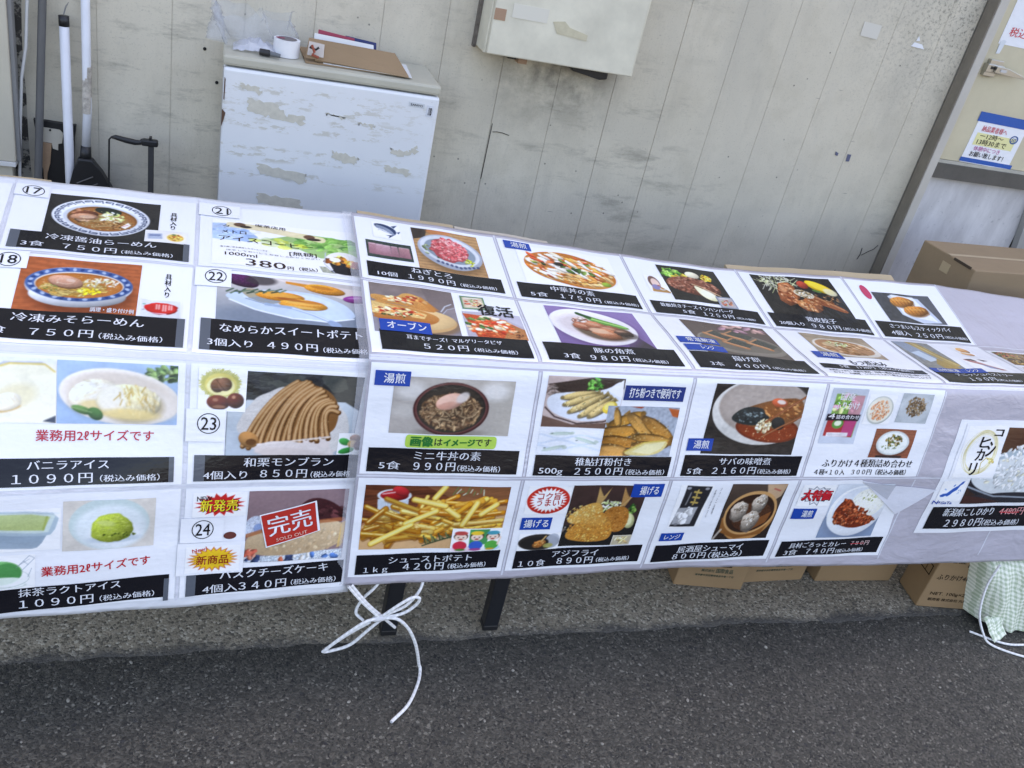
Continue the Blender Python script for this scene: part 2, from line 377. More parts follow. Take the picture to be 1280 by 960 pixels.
# ------------------------------------------------------------------ the printed photographs, drawn as colour grids
class Pic:
    def __init__(s, wmm, hmm, bg, seed=1, res=1.25):
        s.w = max(12, int(wmm / res)); s.h = max(10, int(hmm / res)); s.asp = hmm / wmm
        s.a = np.ones((s.h, s.w, 3)) * srgb(bg); s.r = np.random.RandomState(seed)
        s.X, s.Y = np.meshgrid(np.linspace(0, 100, s.w), np.linspace(0, 100 * s.asp, s.h)); s.px = 100. / s.w
    def win(s, cx, cy, R):
        x0 = int(max(0, (cx - R) / 100 * (s.w - 1))); x1 = int(min(s.w, (cx + R) / 100 * (s.w - 1) + 2))
        y0 = int(max(0, (cy - R) / (100 * s.asp) * (s.h - 1))); y1 = int(min(s.h, (cy + R) / (100 * s.asp) * (s.h - 1) + 2))
        if x1 <= x0 or y1 <= y0: return None
        return slice(y0, y1), slice(x0, x1)
    def vn(s, sc, seed=0):
        """smooth value noise in -1..1 over the picture, cell size sc"""
        r = np.random.RandomState(s.r.randint(1 << 30) if not seed else seed)
        gx, gy = s.X / sc, s.Y / sc; g = r.rand(int(gy.max()) + 3, int(gx.max()) + 3) * 2 - 1
        i, j = gx.astype(int), gy.astype(int); fx, fy = gx - i, gy - j; fx = fx * fx * (3 - 2 * fx); fy = fy * fy * (3 - 2 * fy)
        return (g[j, i] * (1 - fx) + g[j, i + 1] * fx) * (1 - fy) + (g[j + 1, i] * (1 - fx) + g[j + 1, i + 1] * fx) * fy
    def N(s, amt, sc=4):
        s.a *= 1 + amt * s.vn(sc)[..., None]; return s
    def G(s, c0, c1, vert=True):
        t = (s.Y / (100 * s.asp) if vert else s.X / 100)[..., None]; s.a = s.a * 0 + srgb(c0) * (1 - t) + srgb(c1) * t; return s
    def E(s, cx, cy, rx, ry, col, rot=0, a=1., soft=0., dome=0., tex=0., wob=0., half=None):
        """ellipse; cx, cy, rx, ry in percent of width / height"""
        cy *= s.asp; ry *= s.asp; R = max(rx, ry) * 1.25 + 2
        w = s.win(cx, cy, R)
        if w is None: return s
        X, Y = s.X[w] - cx, s.Y[w] - cy; t = math.radians(rot); c_, s_ = math.cos(t), math.sin(t)
        U, V = (X * c_ + Y * s_) / rx, (-X * s_ + Y * c_) / ry
        d = np.sqrt(U * U + V * V) + 1e-6
        if wob:
            an = np.arctan2(V, U); ph = s.r.rand(4) * 6.28
            d = d / (1 + wob * (.5 * np.sin(3 * an + ph[0]) + .4 * np.sin(5 * an + ph[1]) + .3 * np.sin(8 * an + ph[2]) + .2 * np.sin(13 * an + ph[3])))
        wd = max(s.px * .8 / min(rx, ry), soft)
        m = np.clip((1 - d) / wd + .5, 0, 1) * a
        if half == 'top': m = m * (Y < 0)
        if half == 'bot': m = m * (Y > 0)
        c = np.ones(X.shape + (3,)) * srgb(col)
        if dome:
            nz = np.sqrt(np.clip(1 - np.clip(d, 0, 1) ** 2, 0, 1)); lt = -.45 * U * 1 - .65 * V + .6 * nz
            c = c * (1 + dome * (lt - .35))[..., None]
        if tex: c = c * (1 + tex * (s.r.rand(*X.shape) * 2 - 1))[..., None]
        s.a[w] = s.a[w] * (1 - m[..., None]) + np.clip(c, 0, 1) * m[..., None]
        return s
    def ring(s, cx, cy, rx, ry, w, col, rot=0, a=1.):
        P = [(cx + rx * math.cos(k / 60 * 6.2832), cy + ry * math.sin(k / 60 * 6.2832)) for k in range(61)]
        return s.L(P, w, col, a)
    def P(s, pts, col, a=1., tex=0., grad=None, sm=0):
        P = np.array(pts, float) * (1, s.asp)
        for _ in range(sm): Q = np.roll(P, -1, 0); P = np.stack([P * .75 + Q * .25, P * .25 + Q * .75], 1).reshape(-1, 2)
        ins = np.zeros(s.X.shape, bool); dd = np.full(s.X.shape, 1e9); n = len(P)
        for i in range(n):
            x0, y0 = P[i]; x1, y1 = P[(i + 1) % n]
            with np.errstate(divide='ignore', invalid='ignore'):
                cr = ((y0 > s.Y) != (y1 > s.Y)) & (s.X < (x1 - x0) * (s.Y - y0) / (y1 - y0 + 1e-12) + x0)
            ins ^= cr
            L2 = (x1 - x0) ** 2 + (y1 - y0) ** 2 + 1e-9; t = np.clip(((s.X - x0) * (x1 - x0) + (s.Y - y0) * (y1 - y0)) / L2, 0, 1)
            dd = np.minimum(dd, np.hypot(s.X - x0 - t * (x1 - x0), s.Y - y0 - t * (y1 - y0)))
        m = np.clip(np.where(ins, dd, -dd) / (s.px * .9) + .5, 0, 1)[..., None] * a
        c = np.ones(s.a.shape) * srgb(col)
        if grad is not None: t = ((s.Y - P[:, 1].min()) / (np.ptp(P[:, 1]) + 1e-6)).clip(0, 1)[..., None]; c = c * (1 - t) + srgb(grad) * t
        if tex: c = c * (1 + tex * (s.r.rand(s.h, s.w, 1) * 2 - 1))
        s.a = s.a * (1 - m) + np.clip(c, 0, 1) * m; return s
    def L(s, pts, wd, col, a=1., hi=None):
        """polyline of width wd (percent of picture width); hi = lighter core"""
        P = np.array(pts, float) * (1, s.asp); c0, R = P.mean(0), np.ptp(P, axis=0).max() / 2 + wd + 2
        w = s.win(c0[0], c0[1], R)
        if w is None: return s
        X, Y = s.X[w], s.Y[w]; dd = np.full(X.shape, 1e9)
        for (x0, y0), (x1, y1) in zip(P[:-1], P[1:]):
            L2 = (x1 - x0) ** 2 + (y1 - y0) ** 2 + 1e-9; t = np.clip(((X - x0) * (x1 - x0) + (Y - y0) * (y1 - y0)) / L2, 0, 1)
            dd = np.minimum(dd, np.hypot(X - x0 - t * (x1 - x0), Y - y0 - t * (y1 - y0)))
        m = np.clip((wd / 2 - dd) / (s.px * .8) + .5, 0, 1)[..., None] * a
        s.a[w] = s.a[w] * (1 - m) + srgb(col) * m
        if hi is not None:
            m = np.clip((wd / 4.5 - dd) / (s.px * .8) + .5, 0, 1)[..., None] * .7; s.a[w] = s.a[w] * (1 - m) + srgb(hi) * m
        return s
    def S(s, n, cx, cy, rx, ry, cols, s0, s1, asp=.7, rot=None, dome=.5, a=1., shine=0.):
        cols = cols.split()
        q = []
        for _ in range(n):
            t, r = s.r.rand() * 6.2832, math.sqrt(s.r.rand()); q.append((cy + ry * r * math.sin(t), cx + rx * r * math.cos(t)))
        for y, x in sorted(q):
            z = s0 + (s1 - s0) * s.r.rand(); c = np.clip(srgb(cols[s.r.randint(len(cols))]) * (.86 + .28 * s.r.rand()), 0, 1)
            an = s.r.rand() * 180 if rot is None else rot + s.r.randn() * 14
            s.E(x, y, z, z * asp / s.asp, c, an, a, 0, dome, .08, .12)
            if shine and s.r.rand() < shine: s.E(x - z * .2, y - z * .25 / s.asp, z * .22, z * .15 / s.asp, 'fff6e6', an, .75)
        return s
    def noodles(s, n, cx, cy, rx, ry, cols, wd, ang=None):
        cols = cols.split()
        for _ in range(n):
            t, r = s.r.rand() * 6.2832, math.sqrt(s.r.rand()) * .85; x, y = cx + rx * r * math.cos(t), cy + ry * r * math.sin(t)
            th = s.r.rand() * 6.28 if ang is None else math.radians(ang) + s.r.randn() * .35; P = []; k = s.r.randn() * .35
            for _i in range(6):
                P.append((x, y)); x += math.cos(th) * rx * .16; y += math.sin(th) * ry * .16; th += k
                if ((x - cx) / rx) ** 2 + ((y - cy) / ry) ** 2 > 1: break
            if len(P) > 1:
                c = srgb(cols[s.r.randint(len(cols))]) * (.85 + .25 * s.r.rand()); s.L(P, wd, np.clip(c * .62, 0, 1)); s.L(P, wd * .6, np.clip(c, 0, 1))
        return s
    def fish(s, x0, y0, x1, y1, wd, c, tail=True):
        cx, cy = (x0 + x1) / 2, (y0 + y1) / 2; dx, dy = x1 - x0, (y1 - y0) * s.asp; L_ = math.hypot(dx, dy); r = math.degrees(math.atan2(dy, dx)); c = srgb(c)
        if tail: s.P(((x1 - dx * .12, y1 - (y1 - y0) * .12), (x1 + dx * .10 - dy * .12, y1 + (y1 - y0) * .1 + dx * .12), (x1 + dx * .10 + dy * .12, y1 + (y1 - y0) * .1 - dx * .12)), c * .85)
        s.E(cx + .6, cy + 1.6, L_ * .54, wd * .58 / s.asp, c * .42, r, .75, .15); s.E(cx, cy, L_ * .54, wd * .54 / s.asp, c, r, 1, 0, .55, .10, .05)
        s.E(cx - dx * .05, cy - wd * .16 / s.asp, L_ * .38, wd * .2 / s.asp, np.clip(c * 1.25 + .05, 0, 1), r, .6, .5); s.E(x0, y0, wd * .3, wd * .3 / s.asp, c * .7, r, .8, .3); return s
    def done(s, blur=.6, gain=1.0):
        white = (s.a.min(-1, keepdims=True) > .985); g = 1 + .05 * s.vn(34)[..., None] + .02 * s.vn(2.2)[..., None]; m = s.a.mean(-1, keepdims=True)
        s.a = np.where(white, s.a, np.clip((s.a * .93 + m * .07) * g, 0, 1))
        a = np.pad(s.a, ((1, 1), (1, 1), (0, 0)), 'edge'); b = 0
        k = ((1, 2, 1), (2, 4, 2), (1, 2, 1))
        for i in range(3):
            for j in range(3): b = b + a[i:i + s.h, j:j + s.w] * k[i][j] / 16
        return np.clip((s.a * (1 - blur) + b * blur) * gain, 0, 1)

def bz(a, b, c, n=14): return [((1 - t) ** 2 * a[0] + 2 * t * (1 - t) * b[0] + t * t * c[0], (1 - t) ** 2 * a[1] + 2 * t * (1 - t) * b[1] + t * t * c[1]) for t in np.linspace(0, 1, n)]
def wood(p, c, amt=.16, vert=False):
    p.a[:] = srgb(c); t = (p.X if vert else p.Y); w = np.sin(t * .9 + p.vn(30) * 4) * .5 + np.sin(t * 2.7 + p.vn(14) * 5) * .35
    p.a *= (1 + amt * w + .06 * p.vn(3))[..., None]; return p

def pic_soy_ramen(w, h):
    p = Pic(w, h, '262628', 3); p.a += (.035 * np.sin(p.X * .9 + p.Y * 1.6))[..., None]
    p.E(48, 54, 43, 46, '1a1a1c', a=.6, soft=.1).E(48, 50, 43.5, 45, 'e6ebf2', dome=.12)
    for k in range(26):
        t = k / 26 * 6.2832; x, y = 48 + 38 * math.cos(t), 50 + 39 * math.sin(t); tx, ty = -math.sin(t), math.cos(t); nx, ny = math.cos(t), math.sin(t)
        q = [(x + tx * 3.4 - nx * 2, y + ty * 3.6 - ny * 2.4), (x + tx * 3.4 + nx * 2.4, y + ty * 3.6 + ny * 2.8), (x - tx * 3 + nx * 2.4, y - ty * 3 + ny * 2.8), (x - tx * 3, y - ty * 3), (x + tx * 1, y + ty * 1)]
        p.L(q, 1.15, '2f3d5c')
    p.E(48, 52, 33.5, 33, 'cfd6de').E(49, 53, 31, 30, '8a5527').E(49, 54, 29, 27, 'a86a33', tex=.12)
    p.noodles(70, 50, 60, 27, 20, 'd9a866 c58d4c e3bb7c', 1.5)
    p.S(10, 30, 50, 9, 12, '7a452c a0694a c39a7a', 4, 7, .55).E(34, 46, 11, 9, '6e3d28', -15, dome=.4, tex=.15).E(33, 52, 12, 8, 'b98667', -8, dome=.4, tex=.12).E(35, 52, 7, 4, 'd3ab90', -8, tex=.1)
    p.E(53, 32, 12, 9, '1f2a22', 5, tex=.3).E(56, 36, 8, 5, '2d3a2c', 0, tex=.3)
    p.S(60, 57, 47, 11, 13, 'f2efc4 dfe59a f7f4de c9d77a', 1, 2.6, .6, dome=.35)
    p.S(40, 62, 64, 16, 10, '6d3f1f 8c5a2e c48d52', 1, 2, .6).P(((66, 68), (72, 56), (75, 62), (70, 72)), 'f4efe9').L(((68, 66), (72, 62)), 1, 'd98a93')
    p.S(30, 49, 53, 29, 27, 'ffd9a0', .4, .8, 1, dome=0, a=.7)
    return p.done()
def pic_inset_pack(w, h):
    p = Pic(w, h, 'e3e2e0', 5); p.P(((6, 30), (40, 26), (42, 72), (8, 76)), 'a9b4c9', tex=.06).P(((10, 38), (36, 35), (37, 48), (11, 52)), '7484a8')
    return p.E(72, 52, 24, 38, 'efe6cf').E(72, 54, 20, 30, 'e0bd5a', tex=.1).S(30, 72, 52, 18, 24, 'f0d06a c9862f b3572a e8c25a', 2, 4).E(68, 30, 5, 6, '4a6a35').done()
def pic_miso_ramen(w, h):
    p = wood(Pic(w, h, 'b5633a', 4), 'b46038', .09); p.E(52, 64, 44, 40, '6d331c', a=.6, soft=.25).E(50, 50, 44.5, 36, 'b9c2cf').E(50, 68, 40, 22, 'cfd3d8', dome=.4)
    p.E(50, 47, 44.5, 32, '44659e', dome=.1)
    for k in range(40):
        t = k / 40 * 6.2832; p.E(50 + 40.5 * math.cos(t), 47 + 28.5 * math.sin(t), 2.2, 2.2, 'b9c9e2' if k % 2 else '24407a', k * 40, .85)
    p.E(50, 48, 37, 25, 'e9e0d2').E(50, 49, 36, 24, 'b5672c').E(50, 50, 34, 22, 'c67a38', tex=.1)
    p.noodles(70, 46, 56, 30, 16, 'f0c56b e5b050 f6d789', 1.7).noodles(20, 32, 60, 14, 10, 'f3cf7a e9b758', 1.8, 30)
    p.S(50, 68, 42, 16, 9, 'efe9cf d9cf9c f7f3e2', 1.2, 2.6, .45, dome=.3).E(38, 44, 15, 12, '9a6a4a', 12, dome=.3).E(38, 42.5, 14.5, 11, 'c9957a', 12, dome=.3, tex=.07).ring(38, 42, 7, 5, 1, 'e2bda6', a=.8).E(42, 40, 4, 3, 'e6c6b2', 10, .8)
    p.S(34, 58, 60, 9, 6, 'f7d32a f2c21a ffe35a', 1.3, 2.1, .9, dome=.5).S(8, 27, 57, 6, 6, '5d7a35 8aa14e', 1, 1.8, .5)
    p.S(25, 50, 50, 32, 20, 'ffe6bd', .4, .8, 1, dome=0, a=.6); return p.done()
def pic_red_pack(w, h):
    p = Pic(w, h, 'e9ebee', 6); p.P(((4, 4), (96, 2), (97, 96), (2, 98)), 'd7dbe0', tex=.03).E(52, 50, 40, 34, 'c8201f', dome=.3, wob=.06).E(52, 50, 34, 27, 'd8302a')
    for x in (40, 46, 56, 62, 70, 76): p.L(((x, 28), (x, 44 + (x % 3) * 9)), 4, 'f3d9d6', a=.8)
    return p.L(((30, 78), (64, 80)), 3, 'ecd').E(10, 30, 4, 4, '7fae9c').E(9, 62, 3, 3, '999').done()
def pic_vanilla_tub(w, h):
    p = Pic(w, h, 'eceadd', 7); p.P(((0, 0), (100, 0), (100, 8), (30, 12), (0, 32)), 'e4e8ee').P(((0, 34), (38, 8), (82, 6), (100, 22), (100, 100), (0, 100)), 'f0ecd2', grad='f4f0dc').L(((2, 32), (38, 9), (82, 7)), 3, 'b9bfc6').L(((30, 16), (44, 10), (86, 9), (98, 20)), 2.6, 'dfc878')
    p.N(.025, 9).E(52, 60, 26, 18, 'e9ddb0', -20, .6, soft=.5).E(42, 68, 17, 13, 'f6efdc', -20, dome=.2, tex=.03).E(44, 79, 15, 4, 'd9a85e', -18, .75).E(44, 74, 15, 7, 'f5ecd4', -18, dome=.2)
    for k in range(5): p.L(((30 + k * 5, 62 - k), (36 + k * 5, 72 - k)), 1, 'dccba0', .6)
    return p.P(((84, 97), (100, 88), (100, 100)), '4b5261').done(.9)
def pic_vanilla_plate(w, h):
    p = Pic(w, h, 'b9cfe4', 8).G('a9c4e0', '9db9da').N(.04, 12); p.S(30, 88, 16, 14, 14, '4f6b42 7d9a5c 32492f 9cb37e', 3, 6, .5)
    p.E(54, 62, 52, 42, '8fa7bf', 6, .7, soft=.2).E(52, 56, 51, 45, 'efe7dc', 8, dome=.12).E(52, 54, 46, 38, 'e3d5c6', 8, soft=.2).E(62, 66, 38, 28, 'eadfd2', 8, soft=.3)
    p.E(32, 58, 23, 27, 'b5a488', -12, .5, .3).E(30, 54, 21, 26, 'e6dcc6', -12, dome=.35, tex=.05).S(70, 28, 50, 17, 20, 'f7f1e2 e2d3b0 fbf8ee', 1.5, 4, .35, -20, .15, .5).E(36, 74, 18, 11, 'efd79a', 10, soft=.3, a=.9).E(61, 69, 28, 30, 'a89468', 5, .6, .2).E(59, 64, 27, 29, 'e9dbb0', 5, dome=.38, tex=.05).S(120, 64, 62, 20, 24, 'f3e6bc d9bf80 efe0b0 c9a860 fbf4dc', 1.2, 3.6, .4, 80, .2, .55).E(44, 58, 12, 22, 'f6f0e2', 8, .85, soft=.4)
    p.E(60, 84, 24, 9, 'efd48a', 3, .8, soft=.5)
    for k in range(26):
        x, y = 50 + p.r.rand() * 24, 34 + p.r.rand() * 26; p.L(((x, y), (x + p.r.randn() * 3, y + 10)), 1.1, ('f8e9b2', 'dcb964', 'c8a04a')[k % 3], .75)
    p.E(20, 78, 9, 6, '5c8246', 20, dome=.4).E(31, 84, 7, 9, '47703a', 40, dome=.4).L(((12, 74), (28, 82)), .7, '9ab87c'); return p.done(.8)
def pic_cup(w, h, col):
    p = Pic(w, h, 'fff', 9); p.E(45, 58, 40, 20, 'd7e9f2').E(45, 45, 36, 34, col, dome=.3).E(45, 60, 42, 16, 'dfeef6').P(((5, 58), (86, 58), (62, 92), (28, 92)), 'a9d4ea', grad='c9e4f2').L(((70, 42), (98, 6)), 5, '8fa0b8'); return p.done()
def pic_matcha_cup(w, h):
    p = Pic(w, h, 'fff', 9); p.E(42, 88, 46, 10, 'cfd6d2').P(((2, 60), (94, 55), (80, 90), (60, 96), (22, 96)), 'eef2f0').ring(46, 66, 44, 27, 1, '8fa09a').E(42, 50, 36, 34, '6db26c', dome=.2).E(52, 52, 24, 30, '3f8f4c', a=.8).E(44, 74, 38, 12, 'e9f0ea', a=.9)
    p.L(((68, 36), (90, 4), (99, 12), (78, 44)), 1.2, '7c8a98').L(((72, 30), (90, 14)), 1, '7c8a98').L(((80, 18), (88, 30)), 1, '7c8a98').L(((94, 40), (88, 64)), 1.2, '7c8a98'); return p.done()
def pic_matcha_tub(w, h):
    p = Pic(w, h, 'fff', 10); p.P(((-40, 40), (86, 56), (76, 92), (64, 97), (-40, 80)), '8ea3b4', grad='9fb0be', sm=1).P(((-40, 2), (60, 4), (100, 12), (92, 62), (78, 66), (-40, 48)), 'a9bcc6', sm=1).P(((0, 8), (58, 8), (94, 16), (86, 56), (74, 58), (0, 46)), 'c7d6d2').P(((0, 10), (66, 12), (88, 20), (80, 52), (0, 42)), 'bccb90', grad='aebc78', tex=.04)
    p.L(((84, 20), (80, 50)), 3, '9aa850', .7).L(((0, 3), (60, 5), (98, 13)), 1.6, 'cfdbe2'); return p.done()
def pic_matcha_plate(w, h):
    p = Pic(w, h, 'd9d2c8', 11).N(.03, 8); p.E(50, 48, 44, 52, 'c3d4d2', 3).E(52, 56, 40, 46, 'dde6e8', 3, soft=.2).E(56, 70, 30, 26, 'e9eef2', soft=.3).E(55, 80, 30, 8, 'b9c8d2', a=.7, soft=.4)
    p.E(53, 64, 22, 22, '7f8f3a', wob=.05).E(52, 57, 23, 30, 'a9b843', dome=.35, tex=.1, wob=.06).S(60, 52, 56, 20, 24, 'b9c65a 97a636 c6d06c', 1.5, 3, .4, 0, .2, .6).S(16, 60, 72, 18, 6, '5f6f24 4a5a1e', 1, 2, .7).E(46, 46, 10, 6, 'cdd78a', 10, .6, .5); return p.done()
def pic_iced_coffee(w, h):
    p = Pic(w, h, 'fff', 12); p.P(((0, 10), (16, 6), (30, 34), (26, 48), (0, 46)), 'a9c3e6').P(((30, 40), (62, 12), (100, 22), (100, 62), (72, 66), (58, 50)), '9cc07a').N(.03, 6)
    p.S(30, 10, 26, 14, 16, '8fb0de c6d8f0 b4caea', 3, 7, .35, -10, 0, .6).S(70, 78, 34, 22, 16, '5f9a44 8cc25e 3f7d3a b9d98a 74aa4c', 2, 6, .5, -15, .2, .75).S(26, 44, 42, 18, 8, 'cfe3a4 e6efb8 d7e04a', 2, 5, .5, 0, 0, .6)
    p.L(((12, 10), (62, 18), (74, 24)), 7, 'e9d9ac', .9).E(18, 9, 4, 5, '6b4a36').E(22, 13, 4, 3, '3a2a24').E(66, 19, 4, 5, '6b4a36').E(69, 24, 5, 3, '3a2a24')
    p.P(((70, 84), (100, 82), (100, 99), (72, 97)), 'a8aa98', tex=.2).E(88, 74, 14, 26, 'e9e6e2').P(((76, 64), (100, 70), (100, 92), (80, 92)), '1c1a26').E(89, 92, 11, 5, '141420').S(16, 86, 70, 9, 9, 'd98a2e f0c060 8a4a1e fff1cf', 2, 4, .8).E(82, 66, 4, 5, 'fdf3df').E(97, 74, 4, 8, 'a63a22', a=.8).L(((76, 52), (74, 78), (80, 94)), .8, 'b5bcc8'); return p.done()
def pic_sweet_potato(w, h):
    p = Pic(w, h, 'a8b4c0', 13).G('c9c1bb', '8d9aa8'); p.P(((35, 0), (100, 12), (100, 46), (60, 22)), 'ddd0ca').E(14, 10, 13, 14, '4c1f4a', 20, dome=.5, tex=.2).E(28, 8, 10, 10, '3a3438', a=.8, soft=.4)
    p.E(50, 84, 50, 26, '6f7c8e', a=.6, soft=.4).P(((4, 44), (20, 28), (58, 26), (82, 44), (90, 68), (88, 78), (70, 88), (48, 86), (24, 70), (8, 54)), 'c3d5e8', sm=2).P(((14, 45), (24, 34), (56, 32), (77, 47), (82, 66), (72, 74), (48, 72), (26, 60)), 'd6e3f0', grad='bccfe2', sm=2).L(((8, 54), (24, 70), (48, 86), (70, 88), (88, 78)), 1.2, 'e9f1f8')
    p.E(28, 42, 13, 12, '9c8a62', 20, .7).E(40, 40, 16, 10, 'd98a2c', 5, dome=.35, tex=.12).E(40, 38, 12, 5, 'e9a848', 5, .8, .4).E(55, 56, 16, 11, 'dd9434', 4, dome=.4, tex=.12).E(55, 52, 11, 5, 'efb65c', 4, .8, .4).E(46, 46, 9, 3, 'a3501a', 10, .7, .4).E(60, 50, 8, 3, 'b9601e', 4, .6, .4).E(52, 62, 13, 3, 'f3c26a', 3, .7, .4)
    for k in range(14): p.L(((6 + k * 2.6, 38 - k * .8 + (k % 2) * 4), (10 + k * 2.6, 31 - k * .6 + (k % 3) * 3)), 1.3, ('4d6350', '6b8068', '33483a')[k % 3])
    p.P(((44, 5), (74, 14), (60, 18), (44, 10)), 'd98c30').E(70, 18, 14, 11, 'dc8e2e', 6, dome=.5, tex=.15).E(68, 14, 8, 4, 'c2701f', 6, .7, .4).E(92, 33, 10, 9, '7d2c78', -6, dome=.5).E(90, 30, 5, 2, 'c58ac0', -10, .7)
    for k in range(4): p.L(((18 + k * 2.2, 49 - k * 1.5), (34 + k * 2, 60 - k * 2.4)), .8, '8496ae')
    p.L(((31, 58), (48, 64), (62, 76), (76, 92)), 2.6, '9db2cc').L(((48, 64), (62, 75), (75, 90)), 1.1, 'cfdcea').E(75, 92, 5, 6, '8fa4c2', 30); return p.done()
def pic_mont_blanc(w, h):
    p = Pic(w, h, '272b30', 14); p.S(20, 50, 12, 50, 14, '3c4046 22262b 5c625c 454a46', 6, 12, .6, 20, 0, .6).E(90, 20, 12, 22, '7a776c', 20, .6, .4)
    p.P(((0, 46), (14, 33), (88, 32), (100, 42), (100, 100), (0, 100)), 'c9d3da', grad='aebbc6').E(56, 80, 44, 20, '94a2ae', a=.6, soft=.4)
    p.E(52, 62, 43, 44, 'd4d0cc', 6, tex=.05, wob=.05).E(48, 84, 34, 16, 'dcd0cc', 4, wob=.08).E(40, 88, 9, 5, 'b9a47c', 10, .6, .4)
    p.P(((12, 78), (24, 66), (28, 36), (40, 18), (54, 10), (72, 16), (82, 30), (85, 52), (82, 72), (60, 80), (36, 84), (22, 90), (13, 88)), '8a5c32', sm=3)
    for k in range(16):
        t = k / 15; q = bz((13 + 66 * t, 88 - 10 * t + 3 * math.sin(k * 2.1)), (24 + 46 * t + 2 * math.sin(k * 3.7), 36 - 2 * t), (50 + 34 * t, 10 + 34 * t * t + 2 * math.sin(k * 1.3)))
        p.L(q, 4.3, '65401f'); p.L([(x - .5, y - 1.0) for x, y in q], 2.8, ('b98655', 'ad7a48', 'c29060')[k % 3], hi='d9b385')
    p.E(52, 93, 33, 10, 'd9cfcb', 4, wob=.08, tex=.03).E(50, 97, 28, 7, 'c9bdb8', 3, .7, .3)
    p.S(60, 60, 50, 24, 30, 'd3aa7c 8a5c34', .4, .9, .6, 40, 0, .4)
    p.E(17, 80, 8, 9, 'b07c48', 30, dome=.4).E(19, 83, 4, 4, '6d4524').L(((24, 86), (50, 82), (80, 76)), 1.6, 'e6dcd8', .8); return p.done()
def pic_chestnuts(w, h):
    p = Pic(w, h, 'fff', 15)
    for k in range(150):
        t = k / 150 * 6.2832; r = 38 + p.r.rand() * 9; p.L(((45 + 25 * math.cos(t), 36 + 22 * math.sin(t)), (45 + r * math.cos(t), 36 + r * .8 * math.sin(t))), 1.2, ('b9b04a', '9aa03c', 'd2c86a')[k % 3])
    p.E(46, 38, 33, 27, 'e2d47a').E(46, 42, 29, 22, 'f3e9a8').E(40, 40, 15, 17, '6e4a38', 20, dome=.5).E(54, 37, 15, 16, '7c5846', -20, dome=.5).L(((36, 26), (48, 44), (56, 52)), 1.2, '4a2e22')
    p.E(42, 80, 24, 17, '6a2e1c', 5, dome=.6).E(78, 74, 18, 18, '5a2618', 0, dome=.6).E(36, 74, 6, 4, 'c48a6c', 0, .8, .4).E(74, 66, 4, 4, 'd09a7c', 0, .8, .4).E(44, 90, 14, 4, 'a8765a', 0, .8); return p.done()
def pic_leaf_nut(w, h):
    p = Pic(w, h, 'fff', 15); p.E(28, 40, 26, 16, '2f9a4a', 20, dome=.3).E(40, 82, 34, 14, '1f8a3e', -12, dome=.3).E(74, 24, 24, 18, '8a5a3a', 10, dome=.5).E(64, 50, 22, 18, 'c8a878', 0, dome=.2).E(90, 58, 18, 22, '5e2e20', 0, dome=.5); return p.done()
def pic_cheesecake(w, h):
    p = Pic(w, h, '8d7277', 16).G('8f7479', '957a7c'); p.E(8, 50, 10, 16, 'c9d3e6', 20, tex=.2).E(12, 52, 5, 7, '5b7fc0', 10, .6)
    p.P(((0, 92), (100, 86), (100, 100), (0, 100)), 'c9d6e4', tex=.3).S(16, 50, 95, 50, 6, '39496e d46a4a 4b77b8 e9e2d8', 2, 5, .6)
    p.P(((48, 24), (60, 10), (78, 13), (98, 30), (100, 48), (60, 50), (46, 40)), '4a2226', tex=.12, sm=2).P(((48, 24), (60, 10), (70, 14), (60, 30)), '5d3034', .6, sm=2).S(14, 84, 34, 14, 10, '6d3a3c 3a181c', 3, 7, .5, 20, .3, .7)
    p.P(((0, 62), (16, 54), (50, 46), (100, 42), (99, 80), (60, 92), (0, 90)), 'd6ba94', grad='c9a880', tex=.05, sm=2).S(90, 60, 70, 44, 18, 'e2caa8 c6a47a dcc09a', 1, 2.6, .8, None, .15, .7).L(((0, 62), (16, 55), (50, 47), (100, 43)), 4, 'b8673a', .8).P(((96, 48), (100, 46), (98, 82), (93, 84)), 'e9c070', .8).S(8, 6, 88, 6, 6, 'd8604a e58a70', 2, 4).done()
    return p.done()
def pic_tuna_logs(w, h):
    p = Pic(w, h, '3c4a44', 17).N(.15, 5)
    for k, (x, wd) in enumerate(((4, 18), (20, 18), (36, 18), (53, 17), (70, 26))): p.P(((x + 1, 18 + k), (x + wd - 1, 16 + k * 2), (x + wd, 84), (x, 82)), ('b98a92', 'c49aa2', 'caa0a8', 'b98c94', 'bd8a8c')[k], grad='9c6c76', tex=.08).L(((x + 3, 22), (x + wd - 3, 22)), 3, 'dcc0c6', .7)
    return p.done()
def pic_minced_tuna(w, h):
    p = wood(Pic(w, h, 'b98d60', 18), 'b88c5e', .14); p.P(((0, 0), (24, 0), (18, 22), (0, 30)), '463c36').E(40, 4, 18, 8, 'd4814e', 0, .8, .3)
    p.E(54, 60, 46, 42, '6f5236', 12, .6, .3).E(52, 50, 48, 40, 'aab2c0', 14, dome=.1).E(52, 47, 44, 34, 'd3d8de', 14).E(52, 48, 38, 27, '8a98a4', 14)
    for k in range(10): p.E(30 + k * 6.5, 84 - abs(k - 5) * 1.5, 2.4, 3, '38466e', 0, .8)
    p.S(34, 46, 50, 34, 24, '5c6b4a 7d8a64 8f9a7a', 2, 4).E(51, 46, 28, 27, 'b8484e', 8, tex=.15, wob=.08).S(260, 51, 44, 27, 26, 'd0565a e07c7c c2454c ea9a98 d86a6c', 2.2, 4.2, .6, None, .35, 1, .25).S(26, 78, 68, 7, 8, 'c3cc3c d8dc6a 9fae2c', 1.4, 2.6); return p.done()
